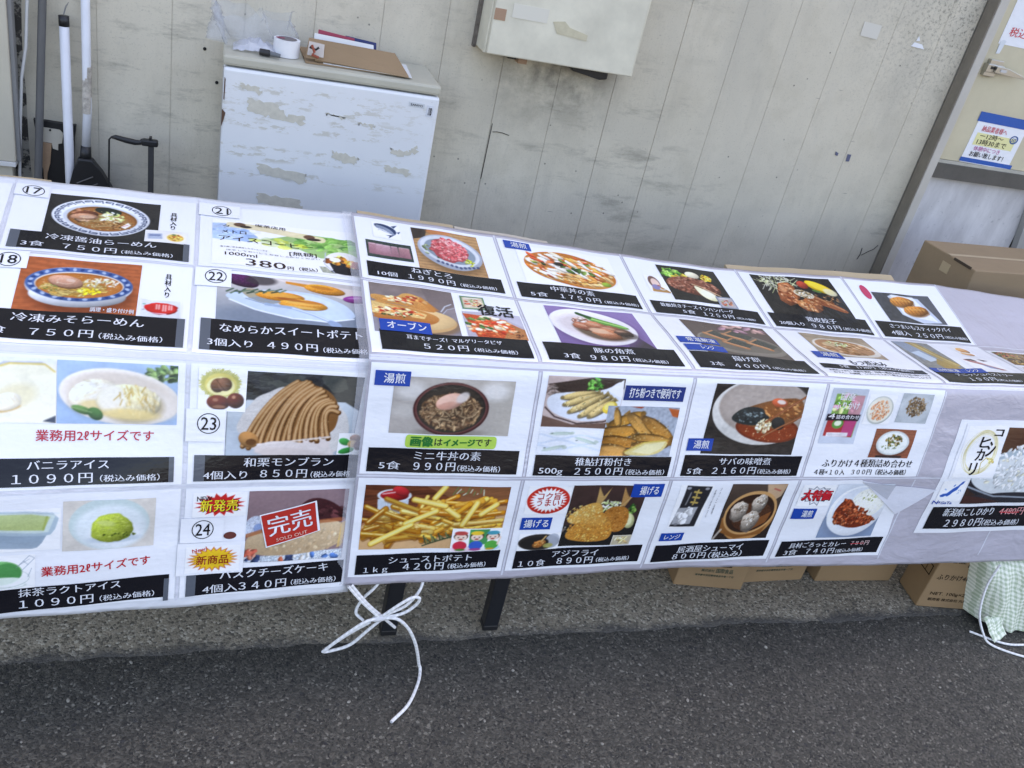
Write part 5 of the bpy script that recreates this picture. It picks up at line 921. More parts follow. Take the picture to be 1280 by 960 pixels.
# ------------------------------------------------------------------ surface materials of the place
def mat_wall():
    b = NB('painted_boards')
    n1 = b.noise(1.6, 5, .6); n2 = b.noise(9, 6, .7); n3 = b.noise(60, 4, .7, b.vec((1, 1, .5)))
    c = b.mix(b.rng(n1, .3, .7), (.545, .497, .395), (.665, .607, .492))
    c = b.mix(b.rng(n2, .50, .78, 0, .55), c, (.43, .385, .29))
    st = b.noise(3.2, 5, .65, b.vec((3.5, 1, .7), (3, 0, 1)))
    c = b.mix(b.rng(st, .58, .82, 0, .30), c, (.30, .28, .23))
    hz = b.noise(5, 6, .75, b.vec((.8, 1, 3.2), (4, 2, 6))); c = b.mix(b.math('MULTIPLY', b.rng(hz, .53, .68), b.rng(b.noise(2.3, 3, .6, b.vec((1, 1, 1), (8, 8, 1))), .42, .60)), c, (.35, .32, .255))
    bs = b.noise(1.9, 4, .6, b.vec((1.2, 1, .8), (11, 2, 6)), 1.2); c = b.mix(b.rng(bs, .48, .72, 0, .42), c, (.36, .34, .29))
    fs = b.noise(240, 3, .8); c = b.mix(b.rng(fs, .58, .70, 0, .42), c, (.22, .20, .17))
    c = b.mix(b.rng(n3, .60, .82, 0, .35), c, (.28, .27, .24))
    sp = b.vor(26, b.vec((1, 1, 1), (.3, .2, .1))); sel = b.noise(7, 2, .5, b.vec((1, 1, 1), (9, 3, 1)))
    f = b.math('MULTIPLY', b.rng(sp, .085, .035), b.rng(sel, .50, .56)); c = b.mix(b.math('MULTIPLY', f, .8), c, (.05, .05, .05))
    sc = b.vor(11, b.vec((.6, 1, 4.5), (1, 0, .3), (0, .5, 0)), 'Distance'); sl2 = b.noise(4, 2, .5, b.vec((1, 1, 1), (2, 8, 4)))
    f = b.math('MULTIPLY', b.rng(sc, .07, .03), b.rng(sl2, .48, .55)); c = b.mix(b.math('MULTIPLY', f, .6), c, (.13, .12, .11))
    # grime plus painted shade below the electrical box; mildew specks high right
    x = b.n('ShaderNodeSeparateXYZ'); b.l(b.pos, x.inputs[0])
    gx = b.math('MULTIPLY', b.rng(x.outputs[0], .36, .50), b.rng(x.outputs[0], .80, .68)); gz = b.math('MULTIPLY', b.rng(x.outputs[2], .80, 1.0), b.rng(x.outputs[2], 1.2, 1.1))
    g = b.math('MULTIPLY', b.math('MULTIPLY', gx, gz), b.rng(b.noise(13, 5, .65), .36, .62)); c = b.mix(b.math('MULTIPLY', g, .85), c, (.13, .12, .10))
    mz = b.math('MULTIPLY', b.rng(x.outputs[0], 1.35, 1.75), b.rng(x.outputs[2], .95, 1.3)); ms = b.math('MULTIPLY', mz, b.rng(b.noise(95, 4, .75), .50, .66))
    c = b.mix(b.math('MULTIPLY', ms, .8), c, (.10, .095, .08))
    lw = b.math('MULTIPLY', b.rng(x.outputs[2], .88, .70), b.rng(b.noise(2.2, 4, .6, b.vec((1, 1, 1), (5, 5, 5))), .35, .65)); c = b.mix(b.math('MULTIPLY', lw, .08), c, (.36, .355, .35))  # cool shade low on the wall, tinted faintly into the colour
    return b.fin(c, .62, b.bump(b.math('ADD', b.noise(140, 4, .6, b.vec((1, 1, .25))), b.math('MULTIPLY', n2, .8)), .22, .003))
def mat_asphalt():
    b = NB('asphalt')
    base = b.mix(b.rng(b.noise(2.5, 5, .6), .3, .7), (.027, .0255, .021), (.042, .039, .032))
    wv = b.n('ShaderNodeTexNoise'); wv.inputs['Scale'].default_value = 60; b.l(b.pos, wv.inputs['Vector']); wm = b.n('ShaderNodeVectorMath', operation='MULTIPLY_ADD'); b.l(wv.outputs['Color'], wm.inputs[0]); wm.inputs[1].default_value = (.012, .012, .012); b.l(b.pos, wm.inputs[2])
    base = b.mix(b.rng(b.noise(14, 5, .7), .48, .70, 0, .6), base, (.066, .061, .050))
    v = b.n('ShaderNodeTexVoronoi'); v.inputs['Scale'].default_value = 240; b.l(wm.outputs[0], v.inputs['Vector'])
    br = b.n('ShaderNodeSeparateColor'); b.l(v.outputs['Color'], br.inputs[0])
    c = b.mix(b.rng(br.outputs[0], .45, 1., 0., .85), base, (.102, .094, .076))
    c = b.mix(b.rng(br.outputs[1], .93, .98, 0, .8), c, (.19,.18,.15))
    c = b.mix(b.rng(br.outputs[2], .80, .95, 0, .85), c, (.014, .014, .013))
    v2 = b.n('ShaderNodeTexVoronoi'); v2.inputs['Scale'].default_value = 95; b.l(wm.outputs[0], v2.inputs['Vector'])
    b2 = b.n('ShaderNodeSeparateColor'); b.l(v2.outputs['Color'], b2.inputs[0])
    f = b.math('MULTIPLY', b.rng(b2.outputs[0], .972, .98), b.rng(v2.outputs['Distance'], .42, .30)); c = b.mix(b.math('MULTIPLY', f, .8), c, (.18,.17,.14))
    f = b.math('MULTIPLY', b.rng(b2.outputs[1], .96, .965), b.rng(v2.outputs['Distance'], .45, .34)); c = b.mix(b.math('MULTIPLY', f, .8), c, (.02, .02, .022))
    h = b.math('ADD', b.math('MULTIPLY', b.rng(v.outputs['Distance'], 0, .6, 1, 0), .6), b.math('MULTIPLY', b.noise(40, 4, .6), .8))
    return b.fin(c, b.rng(br.outputs[2], 0, 1, .62, .9), b.bump(h, .8, .004))
def mat_apron():
    b = NB('washed_concrete')
    base = b.mix(b.rng(b.noise(5, 5, .65), .3, .7), (.215, .182, .132), (.33, .285, .212))
    v = b.n('ShaderNodeTexVoronoi'); v.inputs['Scale'].default_value = 210; b.l(b.pos, v.inputs['Vector'])
    br = b.n('ShaderNodeSeparateColor'); b.l(v.outputs['Color'], br.inputs[0])
    c = b.mix(b.rng(br.outputs[0], .5, .9, 0, .9), base, (.085, .075, .058)); c = b.mix(b.rng(br.outputs[1], .8, .95, 0, .7), c, (.55, .50, .40))
    x = b.n('ShaderNodeSeparateXYZ'); b.l(b.pos, x.inputs[0])
    e = b.math('ADD', x.outputs[1], b.math('ADD', b.math('MULTIPLY', b.noise(9, 5, .7), -.09), b.math('MULTIPLY', b.noise(90, 3, .7), -.03))); c = b.mix(b.rng(e, -.028, -.055, 0, .9), c, (.055, .052, .048))
    return b.fin(c, .85, b.bump(b.math('ADD', b.rng(v.outputs['Distance'], 0, .6, 1, 0), b.noise(55, 4, .6)), .6, .003))
def mat_cardboard(name, c0=(.32, .20, .10), k=.85):
    b = NB(name)
    c = b.mix(b.rng(b.noise(6, 5, .6), .3, .7), tuple(x * k for x in c0), c0)
    c = b.mix(b.rng(b.noise(60, 3, .6, b.vec((.12, 1, 1))), .55, .8, 0, .25), c, tuple(x * .7 for x in c0))
    return b.fin(c, .8, b.bump(b.noise(160, 3, .6, b.vec((.06, 1, 1))), .12, .002))
def mat_fridge():
    b = NB('peeled_white_door'); P = b.vec((1, 1, 1))
    x = b.n('ShaderNodeSeparateXYZ'); b.l(b.pos, x.inputs[0])
    base = b.mix(b.rng(b.noise(5, 4, .6), .3, .7), (.66, .68, .70), (.72, .735, .75))
    # bands where old tape was torn off: flecks of beige glue and grey dirt
    zb = None
    for z0, wd in ((.895, .012), (.868, .020), (.838, .012), (.815, .010), (.758, .009), (.742, .010), (.70, .010)):
        f = b.rng(b.math('ABSOLUTE', b.math('SUBTRACT', b.math('ADD', x.outputs[2], b.math('MULTIPLY', b.noise(9, 2, .5), .02)), z0 + .01), 0), wd * 1.2, wd * .5)
        zb = f if zb is None else b.math('MAXIMUM', zb, f)
    sidef = b.rng(x.outputs[0], .22, .05, .35, 1.)
    fl = b.noise(46, 5, .7, b.vec((.55, 1, 1.7), (0, 0, 0), (0, .25, 0))); msk = b.math('MULTIPLY', b.math('MULTIPLY', zb, b.rng(fl, .53, .58)), b.rng(b.noise(11, 3, .6, b.vec((1, 1, 1), (4, 4, 2))), .38, .48))
    c = b.mix(b.math('MULTIPLY', b.math('MULTIPLY', msk, sidef), .7), base, (.50, .475, .40))
    g = b.math('MULTIPLY', b.rng(b.noise(70, 5, .75, b.vec((1, 1, .8), (7, 1, 3))), .64, .70), b.rng(b.noise(8, 3, .6, b.vec((1, 1, 1), (1, 9, 2))), .48, .56)); c = b.mix(b.math('MULTIPLY', g, .55), c, (.30, .29, .27))
    return b.fin(c, .38, b.bump(b.noise(90, 3, .5), .06, .002))
def mat_gingham():
    b = NB('green_gingham'); tc = b.n('ShaderNodeUVMap', uv_map='cloth'); x = b.n('ShaderNodeSeparateXYZ'); nw = b.n('ShaderNodeTexNoise'); nw.inputs['Scale'].default_value = .5; b.l(tc.outputs[0], nw.inputs['Vector']); vm = b.n('ShaderNodeVectorMath', operation='MULTIPLY_ADD'); b.l(nw.outputs['Color'], vm.inputs[0]); vm.inputs[1].default_value = (1.1, 1.1, 0); b.l(tc.outputs[0], vm.inputs[2]); b.l(vm.outputs[0], x.inputs[0])
    def st(o): return b.math('GREATER_THAN', b.math('FRACT', b.math('MULTIPLY', o, 1.0), 0), .5)
    a, d = st(x.outputs[0]), st(x.outputs[1]); s = b.math('ADD', a, d)
    c = b.mix(b.math('MULTIPLY', s, .5), (.82, .84, .72), (.40, .48, .33))
    return b.fin(c, .85, b.bump(b.noise(400, 2, .5), .2, .001))
def mat_rope(name='white_rope'):
    b = NB(name); tc = b.n('ShaderNodeUVMap', uv_map='rope'); w = b.n('ShaderNodeTexWave'); w.inputs['Scale'].default_value = 1; w.bands_direction = 'DIAGONAL'
    b.l(tc.outputs[0], w.inputs['Vector'])
    c = b.mix(w.outputs['Fac'], (.68, .68, .67), (.80, .80, .80)); return b.fin(c, .7, b.bump(w.outputs['Fac'], .5, .001))

M_WALL, M_ASPH, M_APRON, M_CARD = mat_wall(), mat_asphalt(), mat_apron(), mat_cardboard('cardboard')
M_BLACK = mat('black_plastic', (.012, .012, .013), .45, bump=.1); M_DARKGAP = mat('dark_gap', (.02, .019, .017), .9)

# ------------------------------------------------------------------ ground
def sheet_grid(xs, ys, zf):
    X, Y = np.meshgrid(xs, ys); V = np.stack([X, Y, zf(X, Y)], -1).reshape(-1, 3)
    nx, ny = len(xs), len(ys); i = np.arange(nx - 1)[None, :]; j = np.arange(ny - 1)[:, None]; a = j * nx + i
    return np_mesh(V, np.stack([a, a + 1, a + nx + 1, a + nx], -1).reshape(-1, 4))
tag(obj('road', sheet_grid(np.array([-60, -8, -2, 0, 2, 8, 60.]), np.array([-60, -10, -2, -.5, 0, .2]), lambda X, Y: X * 0), M_ASPH), kind='structure')
rg = np.random.RandomState(3)
xs = np.linspace(-6, 7, 521); ew = np.convolve(rg.randn(521 + 12), np.ones(13) / 13, 'valid') * .014 + rg.randn(521) * .0022
ysr = np.array([0, .006, .018, .05, .1, .25, .5, 1.3])
X, K = np.meshgrid(xs, np.arange(8)); Y = ysr[K] + ew[None, :] * (K < 6) - .004; Z = np.array([.0, .0012, .0022, .004, .0065, .008, .008, .008])[K]; Z[0] = -.004
V = np.stack([X, Y, Z], -1).reshape(-1, 3); i = np.arange(520)[None, :]; j = np.arange(7)[:, None]; a = j * 521 + i
tag(obj('concrete_apron', np_mesh(V, np.stack([a, a + 1, a + 522, a + 521], -1).reshape(-1, 4)), M_APRON), kind='structure')
g = MB()
for k in range(90):
    x, y = rg.uniform(-.9, 2.1), -abs(rg.normal(0, .22)) - .01; r = rg.uniform(.0012, .0038) * (1.6 if rg.rand() < .1 else 1)
    bm = g.bm; M = Matrix.Translation((x, y, r * .4)) @ Matrix.Rotation(rg.rand() * 6, 4, 'Z') @ Matrix.Diagonal((r * rg.uniform(.8, 1.7), r, r * rg.uniform(.5, .9), 1))
    bmesh.ops.create_icosphere(bm, subdivisions=1, radius=1, matrix=M)
tag(obj('gravel', g.mesh(), mat('pale_stone', (.25, .235, .20), .8, var=.5, vscale=60)), kind='stuff')

# ------------------------------------------------------------------ board wall of the building
W0 = 1.02
g = MB(); k0 = -.52; sp = .159
for k in range(-6, 15):
    x0 = k0 + k * sp; x1 = x0 + sp
    if x0 > 1.80: break
    gap = .0010
    if k == 8: gap = .0022
    x1c = min(x1, 1.812)
    g.box((x0 + gap * .5 + (.0009 if k == 6 else 0), W0, -.02), (x1c - gap * .5, W0 + .03, 4.6))
g.box((-1.6, W0 + .0022, -.02), (1.81, W0 + .2, 4.59))
g.box((-6, W0 + .0025, -.02), (-1.6005, W0 + .2, 4.6))
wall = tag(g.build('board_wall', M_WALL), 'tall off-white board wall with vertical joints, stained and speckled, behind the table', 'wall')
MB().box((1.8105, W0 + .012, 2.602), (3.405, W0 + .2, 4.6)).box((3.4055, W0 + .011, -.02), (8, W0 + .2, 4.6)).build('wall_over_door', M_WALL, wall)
def ragged(pts, amp, n=7, seed=4):
    r = np.random.RandomState(seed); out = []
    for i in range(len(pts)):
        a, b = np.array(pts[i]), np.array(pts[(i + 1) % len(pts)])
        for k in range(n): out.append(tuple(a + (b - a) * k / n + (r.randn(2) * amp if k else 0)))
    return out
def blob(pts, y, m, name, parent, t=.0008): return MB().prism(pts, y - t, y).build(name, m, parent)
blob([(1.627, 1.228), (1.655, 1.226), (1.668, 1.214), (1.62, 1.216)], W0 - .001, mat('torn_paper', (.75, .76, .78), .7), 'torn_paper', wall); blob([(1.634, 1.246), (1.643, 1.234), (1.63, 1.232)], W0 - .001, MATS['torn_paper'], 'torn_paper', wall)
blob([(1.44, 1.255), (1.50, 1.253), (1.50, 1.215), (1.442, 1.217)], W0 - .001, mat('paint_patch', (.60, .57, .50), .6), 'paint_patch', wall)
blob([(1.553, .889), (1.566, .889), (1.567, .868), (1.555, .867)], W0 - .001, mat('blue_mark', (.10, .11, .18), .7), 'ink_mark', wall); blob([(1.508, .892), (1.52, .888), (1.519, .879), (1.510, .882)], W0 - .001, MATS['blue_mark'], 'ink_mark', wall)
for hx, hz in ((-.288, .913), (-.258, .839)): MB().lathe((hx, W0 - .0005, hz), ((.004, 0), (.004, .001)), 12, (0, -1, 0)).build('screw_hole', M_DARKGAP, wall)
MB().tube([(.443, W0 - .001, .811), (.455, W0 - .002, .813), (.47, W0 - .001, .812), (.49, W0 - .002, .808)], .0009, 5).build('crack', M_DARKGAP, wall)
MB().tube([(.438, W0 - .001, .833), (.437, W0 - .0015, .79), (.4355, W0 - .001, .68)], .0010, 5).build('crack', M_DARKGAP, wall)
MB().tube([(1.752, W0 - .001, .575), (1.768, W0 - .002, .588), (1.79, W0 - .001, .60), (1.80, W0 - .001, .615)], .0010, 5).build('crack', M_DARKGAP, wall)
MB().tube([(1.742, W0 - .001, .560), (1.746, W0 - .002, .577), (1.744, W0 - .001, .60)], .0011, 5).build('crack', M_DARKGAP, wall)

pb0 = NB('peeling_paint'); pb0.fin(pb0.mix(pb0.rng(pb0.noise(38, 5, .7), .46, .54), (.05, .045, .04), (.36, .34, .29)), .8)
blob(ragged([(-.700, 1.4), (-.668, 1.4), (-.672, .5), (-.705, .5)], .0025, 14), W0 - .0005, MATS['peeling_paint'], 'peeling_paint', wall)
# ---- cabinet at the left edge
cb = thing('side_cabinet', (-.9, .98, 0), 'beige side cabinet with a dark seam at the left edge of the photo', 'cabinet')
mcab = mat('cabinet_beige', (.50, .46, .37), .5, bump=.08, var=.06)
MB().box((-1.2, .960, .608), (-.6905, 1.0, 1.9)).build('body', mcab, cb, .003); MB().box((-1.2, .956, .598), (-.691, 1.0, .6075)).build('bottom_rail', mat('rail_white', (.62, .62, .60), .5), cb); MB().box((-1.19, .965, 0), (-.70, .99, .5975)).build('plinth', mcab, cb)
MB().box((-.6900, .970, .608), (-.682, 1.0, 1.9)).build('edge_strip', mat('grey_strip', (.22, .22, .22), .5, var=.1), cb)
# ---- the door at the right and its frame
fr = thing('door_frame', (1.83, .99, 0), 'grey metal door frame post between the board wall and the beige door', 'door frame')
MB().box((1.818, .974, 0), (1.8475, 1.03, 3.0)).build('post', mat('frame_grey', (.47, .44, .39), .5, bump=.1, var=.08), fr, .0015)
MB().box((1.8135, .9765, 0), (1.8178, 1.0185, 3.0)).build('stop_strip', mat('stop_brown', (.19, .165, .13), .6, var=.15, vscale=20), fr)
MB().box((1.8105, 1.0515, -.02), (3.4, 1.2, 2.6)).build('sun_block', M_DARKGAP, fr)  # unseen block added behind the door to stop sun leaking past the frame
dr = thing('metal_door', (2.3, 1.03, 0), 'beige metal door with a dark cross bar and a dirty bluish white lower panel', 'door')
mdo = mat('door_beige', (.53, .475, .335), .5, bump=.1, bscale=60, var=.10, vscale=5)
MB().box((1.848, 1.012, .918), (3.4, 1.05, 2.6)).build('upper_panel', mdo, dr, .002)
MB().box((1.848, .998, .862), (3.4, 1.05, .908)).build('cross_bar', mat('bar_dark', (.085, .078, .068), .55, var=.2, vscale=15), dr); MB().box((1.848, 1.006, .9082), (3.4, 1.05, .9175)).build('cross_bar_lip', mat('lip_beige', (.42, .40, .34), .6, var=.2), dr)
bl = NB('dirty_panel'); c = bl.mix(bl.rng(bl.noise(7, 5, .65, bl.vec((2.5, 1, .8))), .35, .68), (.46, .45, .46), (.62, .61, .62)); c = bl.mix(bl.rng(bl.noise(45, 4, .75), .60, .72, 0, .7), c, (.22, .23, .25)); bl.fin(c, .5)
MB().box((1.848, 1.022, 0), (2.33, 1.05, .8615)).build('lower_panel', MATS['dirty_panel'], dr)
MB().prism([(2.30, .8612), (2.345, .8612), (2.445, .30), (2.40, .30)], .995, 1.02).build('stile', mat('stile_grey', (.30, .295, .28), .55, var=.12), dr); MB().box((2.335, 1.03, 0), (3.4, 1.05, .8614)).build('dark_panel', mat('dark_panel', (.05, .048, .045), .6), dr)
chrome = mat('chrome', (.50, .49, .46), .30, metal=1.)
lt = MB().box((1.897, .998, 1.212), (1.945, 1.0115, 1.226)).box((1.890, .998, 1.178), (1.932, 1.0115, 1.191)).box((1.888, .992, 1.190), (1.950, 1.0118, 1.213)).build('latch', chrome, dr, .0015)
MB().prism([(1.915, 1.211), (1.96, 1.210), (2.028, 1.196), (2.026, 1.189), (1.96, 1.192), (1.915, 1.193)], .983, .991).build('lever', chrome, lt, .001)
MB().box((1.90, .991, 1.200), (1.915, .9925, 1.208)).build('hole', M_BLACK, lt); MB().box((1.93, .981, 1.198), (1.952, .9828, 1.205)).build('label', mat('label_white', (.5, .5, .5), .5), lt)
MB().prism([(1.912, 1.242), (1.924, 1.244), (1.93, 1.28), (1.918, 1.283), (1.91, 1.276)], 1.010, 1.0118).build('lock_plate', mat('lock_white', (.62, .66, .70), .35), dr)

class Flat:
    """upright sheet facing -y: local mm -> world, origin at its top left corner"""
    def __init__(s, x, y, z, W, H, rz=0.): s.x, s.y, s.z, s.W, s.H, s.rz = x, y, z, W, H, rz
    def map(s, X, Y, h):
        X, Y = np.asarray(X, float) / 1000, np.asarray(Y, float) / 1000; c, d = math.cos(s.rz), math.sin(s.rz)
        return np.stack([s.x + X * c - Y * d * -1 * -1, np.full(X.shape, s.y - h), s.z - Y * c - X * d], -1)
    def quad(s, pts, h, **k): return np_mesh(s.map([p[0] for p in pts], [p[1] for p in pts], h), [[3, 2, 1, 0]])
def flat_letters(F, parent, items, col, h):
    for it in items: obj('lettering', text_mesh(F, [it], h, False), ink(col), parent)
def slab(F, x0, y0, x1, y1, h0, h1):
    P = np.concatenate([F.map([x0, x1, x1, x0], [y0, y0, y1, y1], h) for h in (h0, h1)])
    g = MB(); g.hull([tuple(p) for p in P], ((0, 1, 2, 3), (4, 7, 6, 5), (0, 4, 5, 1), (1, 5, 6, 2), (2, 6, 7, 3), (3, 7, 4, 0))); return g
F = Flat(1.958, 1.0115, 1.075, 205, 160, .02)
n = tag(slab(F, 3, 0, 200, 155, 0, .0006).build('paper_notice', M_PAPER), 'handwritten white notice held by two blue tapes on the beige door', 'notice')
for y0, y1, x0, x1 in ((-2, 27, -2, 206), (140, 153, 0, 212)): slab(F, x0, y0, x1, y1, .0008, .0014).build('blue_tape', ink('2560b4'), n)
slab(F, 20, 60, 178, 98, .0008, .0012).build('yellow_highlight', ink('f3eeb0'), n)
flat_letters(F, n, [('納品業者様へ', 30, 130, 54, 17)], 'e0707c', .0016); flat_letters(F, n, [('ー12時～', 34, 128, 76, 16), ('13時30まで', 32, 150, 95, 17), ('お願い致します！', 26, 162, 134, 16)], '26262c', .0016); flat_letters(F, n, [('休憩中につき', 32, 138, 115, 14)], 'd07ab0', .0016)
flat_letters(F, n, [('○', 152, 184, 78, 30), ('印', 160, 176, 72, 14)], '2f5f9c', .0016)
F = Flat(1.905, 1.0115, 1.62, 300, 360, .0)
n = tag(slab(F, 0, 0, 300, 350, 0, .0006).build('price_notice', M_PAPER), 'white notice with red lettering at the top right corner, above the door latch', 'notice')
flat_letters(F, n, [('税込み価格', 22, 190, 325, 24)], 'e0525c', .0012); flat_letters(F, n, [('風味調味料', 62, 200, 278, 17)], '4a4a52', .0012)

# ---- electrical box on the wall
eb = thing('electrical_box', (.55, .91, 1.03), 'white painted electrical box with old tape marks mounted on the wall', 'electrical box')
me_ = mat('box_white', (.62, .585, .47), .5, bump=.15, bscale=70, var=.13, vscale=9)
MB().box((.352, .922, 1.024), (.752, 1.018, 1.62)).build('body', me_, eb, .003)
MB().box((.356, .906, 1.027), (.742, .921, 1.62)).build('cover', me_, eb, .003); MB().box((.344, 1.002, 1.02), (.3515, 1.0185, 1.62)).build('back_flange', mat('flange_rust', (.14, .12, .10), .8, var=.4, vscale=60), eb)
MB().box((.357, .9045, 1.107), (.385, .9058, 1.133)).build('brown_tape', mat('brown_tape', (.36, .22, .14), .6), eb); MB().prism([(.505, 1.125), (.535, 1.13), (.55, 1.118), (.60, 1.108), (.60, 1.094), (.52, 1.10)], .9045, .9058).build('glue_stain', mat('glue_yellow', (.52, .47, .33), .6, var=.1, vscale=50), eb)
MB().box((.40, .9048, 1.118), (.49, .9058, 1.15)).build('glue_stain', mat('glue_white', (.64, .61, .52), .6), eb)
MB().prism([(.593, 1.0235), (.70, 1.0235), (.700, 1.002), (.68, .998), (.655, 1.002), (.60, 1.010)], .955, 1.0185).build('cable_gland', M_BLACK, eb, .003); MB().box((.455, .96, 1.006), (.478, 1.0, 1.0235)).build('brown_tape', MATS['brown_tape'], eb); MB().box((.43, .97, 1.012), (.452, 1.0, 1.0235)).build('cable_gland', M_BLACK, eb)

# ------------------------------------------------------------------ fridge and what lies on it
fz = thing('small_fridge', (0, .9, .008), 'small white fridge with a beige top and torn tape residue on its door', 'fridge')
mb_ = mat('fridge_beige', (.44, .42, .34), .45, bump=.05, var=.08)
MB().box((-.245, .842, .02), (.232, 1.0, .931)).build('body', mb_, fz, .004); MB().box((-.248, .803, .9335), (.236, 1.005, .9565)).build('top', mb_, fz, .006)
MB().box((-.246, .8, .05), (.236, .8405, .9305)).build('door', mat_fridge(), fz, .006); MB().box((-.2475, .8045, .06), (-.2462, .838, .926)).build('gasket', mat('gasket', (.45, .42, .36), .6), fz)
for (x, z) in ((-.2, .84), (.19, .84), (-.2, .97), (.19, .97)): MB().lathe((x, z, .006), ((.018, 0), (.018, .0135)), 12).build('foot', M_BLACK, fz)
F = Flat(.165, .7995, .9135, 40, 15, .03)
lg = obj('badge', slab(F, 0, 0, 37, 11, 0, .0006).mesh(), ink('d5dade'), fz); flat_letters(F, lg, [('SANYO', 4, 33, 8.6, 6.5, 1)], '101418', .0010)
F2 = Flat(.208, .7995, .9105, 20, 30, .03); slab(F2, 0, 0, 17, 26, 0, .0005).build('sticker', ink('dfe3ea'), fz); flat_letters(F2, fz, [('ﾉﾝﾌﾛﾝ', 4, 13, 4, 23, 1, 'box')], '22242c', .0009)
mres = mat('glue_residue', (.54, .515, .44), .7, var=.12, vscale=60)
for P in ([(-.195, .872), (-.13, .866), (-.11, .845), (-.065, .846), (-.07, .826), (-.12, .832), (-.19, .842)], [(-.21, .902), (-.17, .898), (-.165, .884), (-.205, .888)], [(.0, .776), (.03, .772), (.066, .766), (.062, .752), (.03, .75), (.01, .758)], [(.128, .757), (.188, .752), (.19, .738), (.132, .74)], [(-.165, .726), (-.05, .712), (-.055, .69), (-.155, .70)], [(-.16, .655), (-.06, .648), (-.055, .62), (-.155, .63)], [(.135, .80), (.155, .795), (.185, .80), (.20, .812), (.20, .795), (.165, .782), (.14, .786)], [(-.02, .862), (.02, .858), (.02, .855), (-.02, .858)], [(.055, .850), (.09, .849), (.09, .844), (.055, .845)]):
    blob(ragged(P, .0024, 9), .7997, mres, 'glue_residue', fz, .0005)
blob([(-.2455, .84), (-.2375, .832), (-.24, .82), (-.2455, .80)], .7997, mat('rust', (.10, .05, .03), .8), 'rust_spot', fz, .0006); blob([(-.243, .91), (-.2405, .905), (-.2415, .86), (-.2435, .862)], .7997, MATS['rust'], 'rust_spot', fz, .0006)
ZT = .9567
# clear bag
pb = NB('clear_plastic'); tr = pb.n('ShaderNodeBsdfTransparent'); gl = pb.n('ShaderNodeBsdfGlossy'); gl.inputs['Roughness'].default_value = .28; fr_ = pb.n('ShaderNodeFresnel'); fr_.inputs[0].default_value = 1.25; mx = pb.n('ShaderNodeMixShader')
tr.inputs[0].default_value = (.93, .94, .96, 1); bn = pb.bump(pb.noise(24, 2, .5), .35, .02); pb.l(bn, fr_.inputs[1]); pb.l(bn, gl.inputs['Normal']); df = pb.n('ShaderNodeBsdfDiffuse'); df.inputs[0].default_value = (.75, .77, .80, 1); mx2 = pb.n('ShaderNodeMixShader'); mx2.inputs[0].default_value = .14
pb.l(tr.outputs[0], mx2.inputs[1]); pb.l(df.outputs[0], mx2.inputs[2]); pb.l(pb.math('MINIMUM', fr_.outputs[0], .13), mx.inputs[0]); pb.l(mx2.outputs[0], mx.inputs[1]); pb.l(gl.outputs[0], mx.inputs[2])
pb.l(mx.outputs[0], pb.t.nodes['Material Output'].inputs[0])
r5 = np.random.RandomState(5); T, H_ = np.meshgrid(np.linspace(0, 2 * math.pi, 40), np.linspace(0, 1, 16)); rad = (.080 + .004 * H_) * (1 + .22 * np.sin(3 * T + 2 * H_) + .16 * np.sin(7 * T + 5 * H_) + .05 * r5.randn(*T.shape) * H_)
V = np.stack([-.185 + rad * np.cos(T) * 1.0 - .012 * H_, .91 + rad * np.sin(T) * .5, ZT + .002 + .074 * H_ * (1 + .16 * np.sin(4 * T) + .1 * np.sin(9 * T))], -1); V[:, -1] = V[:, 0]
tag(obj('plastic_bag', np_mesh(V.reshape(-1, 3), grid_quads(40, 16)), MATS['clear_plastic']), 'crumpled clear plastic bag standing on the left end of the fridge top', 'bag')
r6 = np.random.RandomState(6); A, B = np.meshgrid(np.linspace(0, 1, 20), np.linspace(0, 1, 9)); Z = ZT + .003 + .017 * np.sin(A * 3.14) ** .6 * np.sin(B * 3.14) ** .6 * (1 + .35 * np.sin(A * 17 + B * 9)) + .008 * r6.rand(*A.shape) * np.sin(A * 3.14)
tag(obj('folded_plastic', np_mesh(np.stack([-.228 + .098 * A, .845 + .07 * B, Z], -1).reshape(-1, 3), grid_quads(20, 9)[:, ::-1]), mat('milky_plastic', (.62, .64, .72), .25, alpha=.6)), 'low folded piece of milky white plastic in front of the clear bag', 'plastic film')
# tape roll and marker
tr_ = thing('tape_roll', (-.113, .875, ZT), 'white roll of tape lying on the fridge beside the cardboard file', 'tape roll')
prof = [(.029, 0), (.029, .036), (.0215, .036), (.0215, 0)]
g = MB(); M = g.lathe((-.113, .875, ZT + .001), [(.029, 0), (.029, .036)], 40); g.build('tape', mat('tape_white', (.72, .72, .74), .45), tr_, .001, False)
g = MB(); g.lathe((-.113, .875, ZT + .0373), [(.0215, 0), (.0215, .0006)], 32); g.build('core', mat('core_grey', (.16, .14, .14), .7), tr_)
MB().box((-.137, .868, ZT + .0382), (-.119, .873, ZT + .0396)).build('red_liner', mat('red_paper', (.30, .05, .09), .6), tr_)
mk = thing('marker_pen', (-.155, .84, ZT), 'black marker pen lying on the fridge in front of the tape roll', 'pen')
MB().tube([(-.172, .838, ZT + .0085), (-.150, .834, ZT + .0085)], .0075, 14).build('cap', M_BLACK, mk, .001); MB().tube([(-.149, .8338, ZT + .0082), (-.128, .830, ZT + .0075)], [.006, .0045], 14).build('barrel', mat('barrel_grey', (.10, .11, .12), .4), mk)
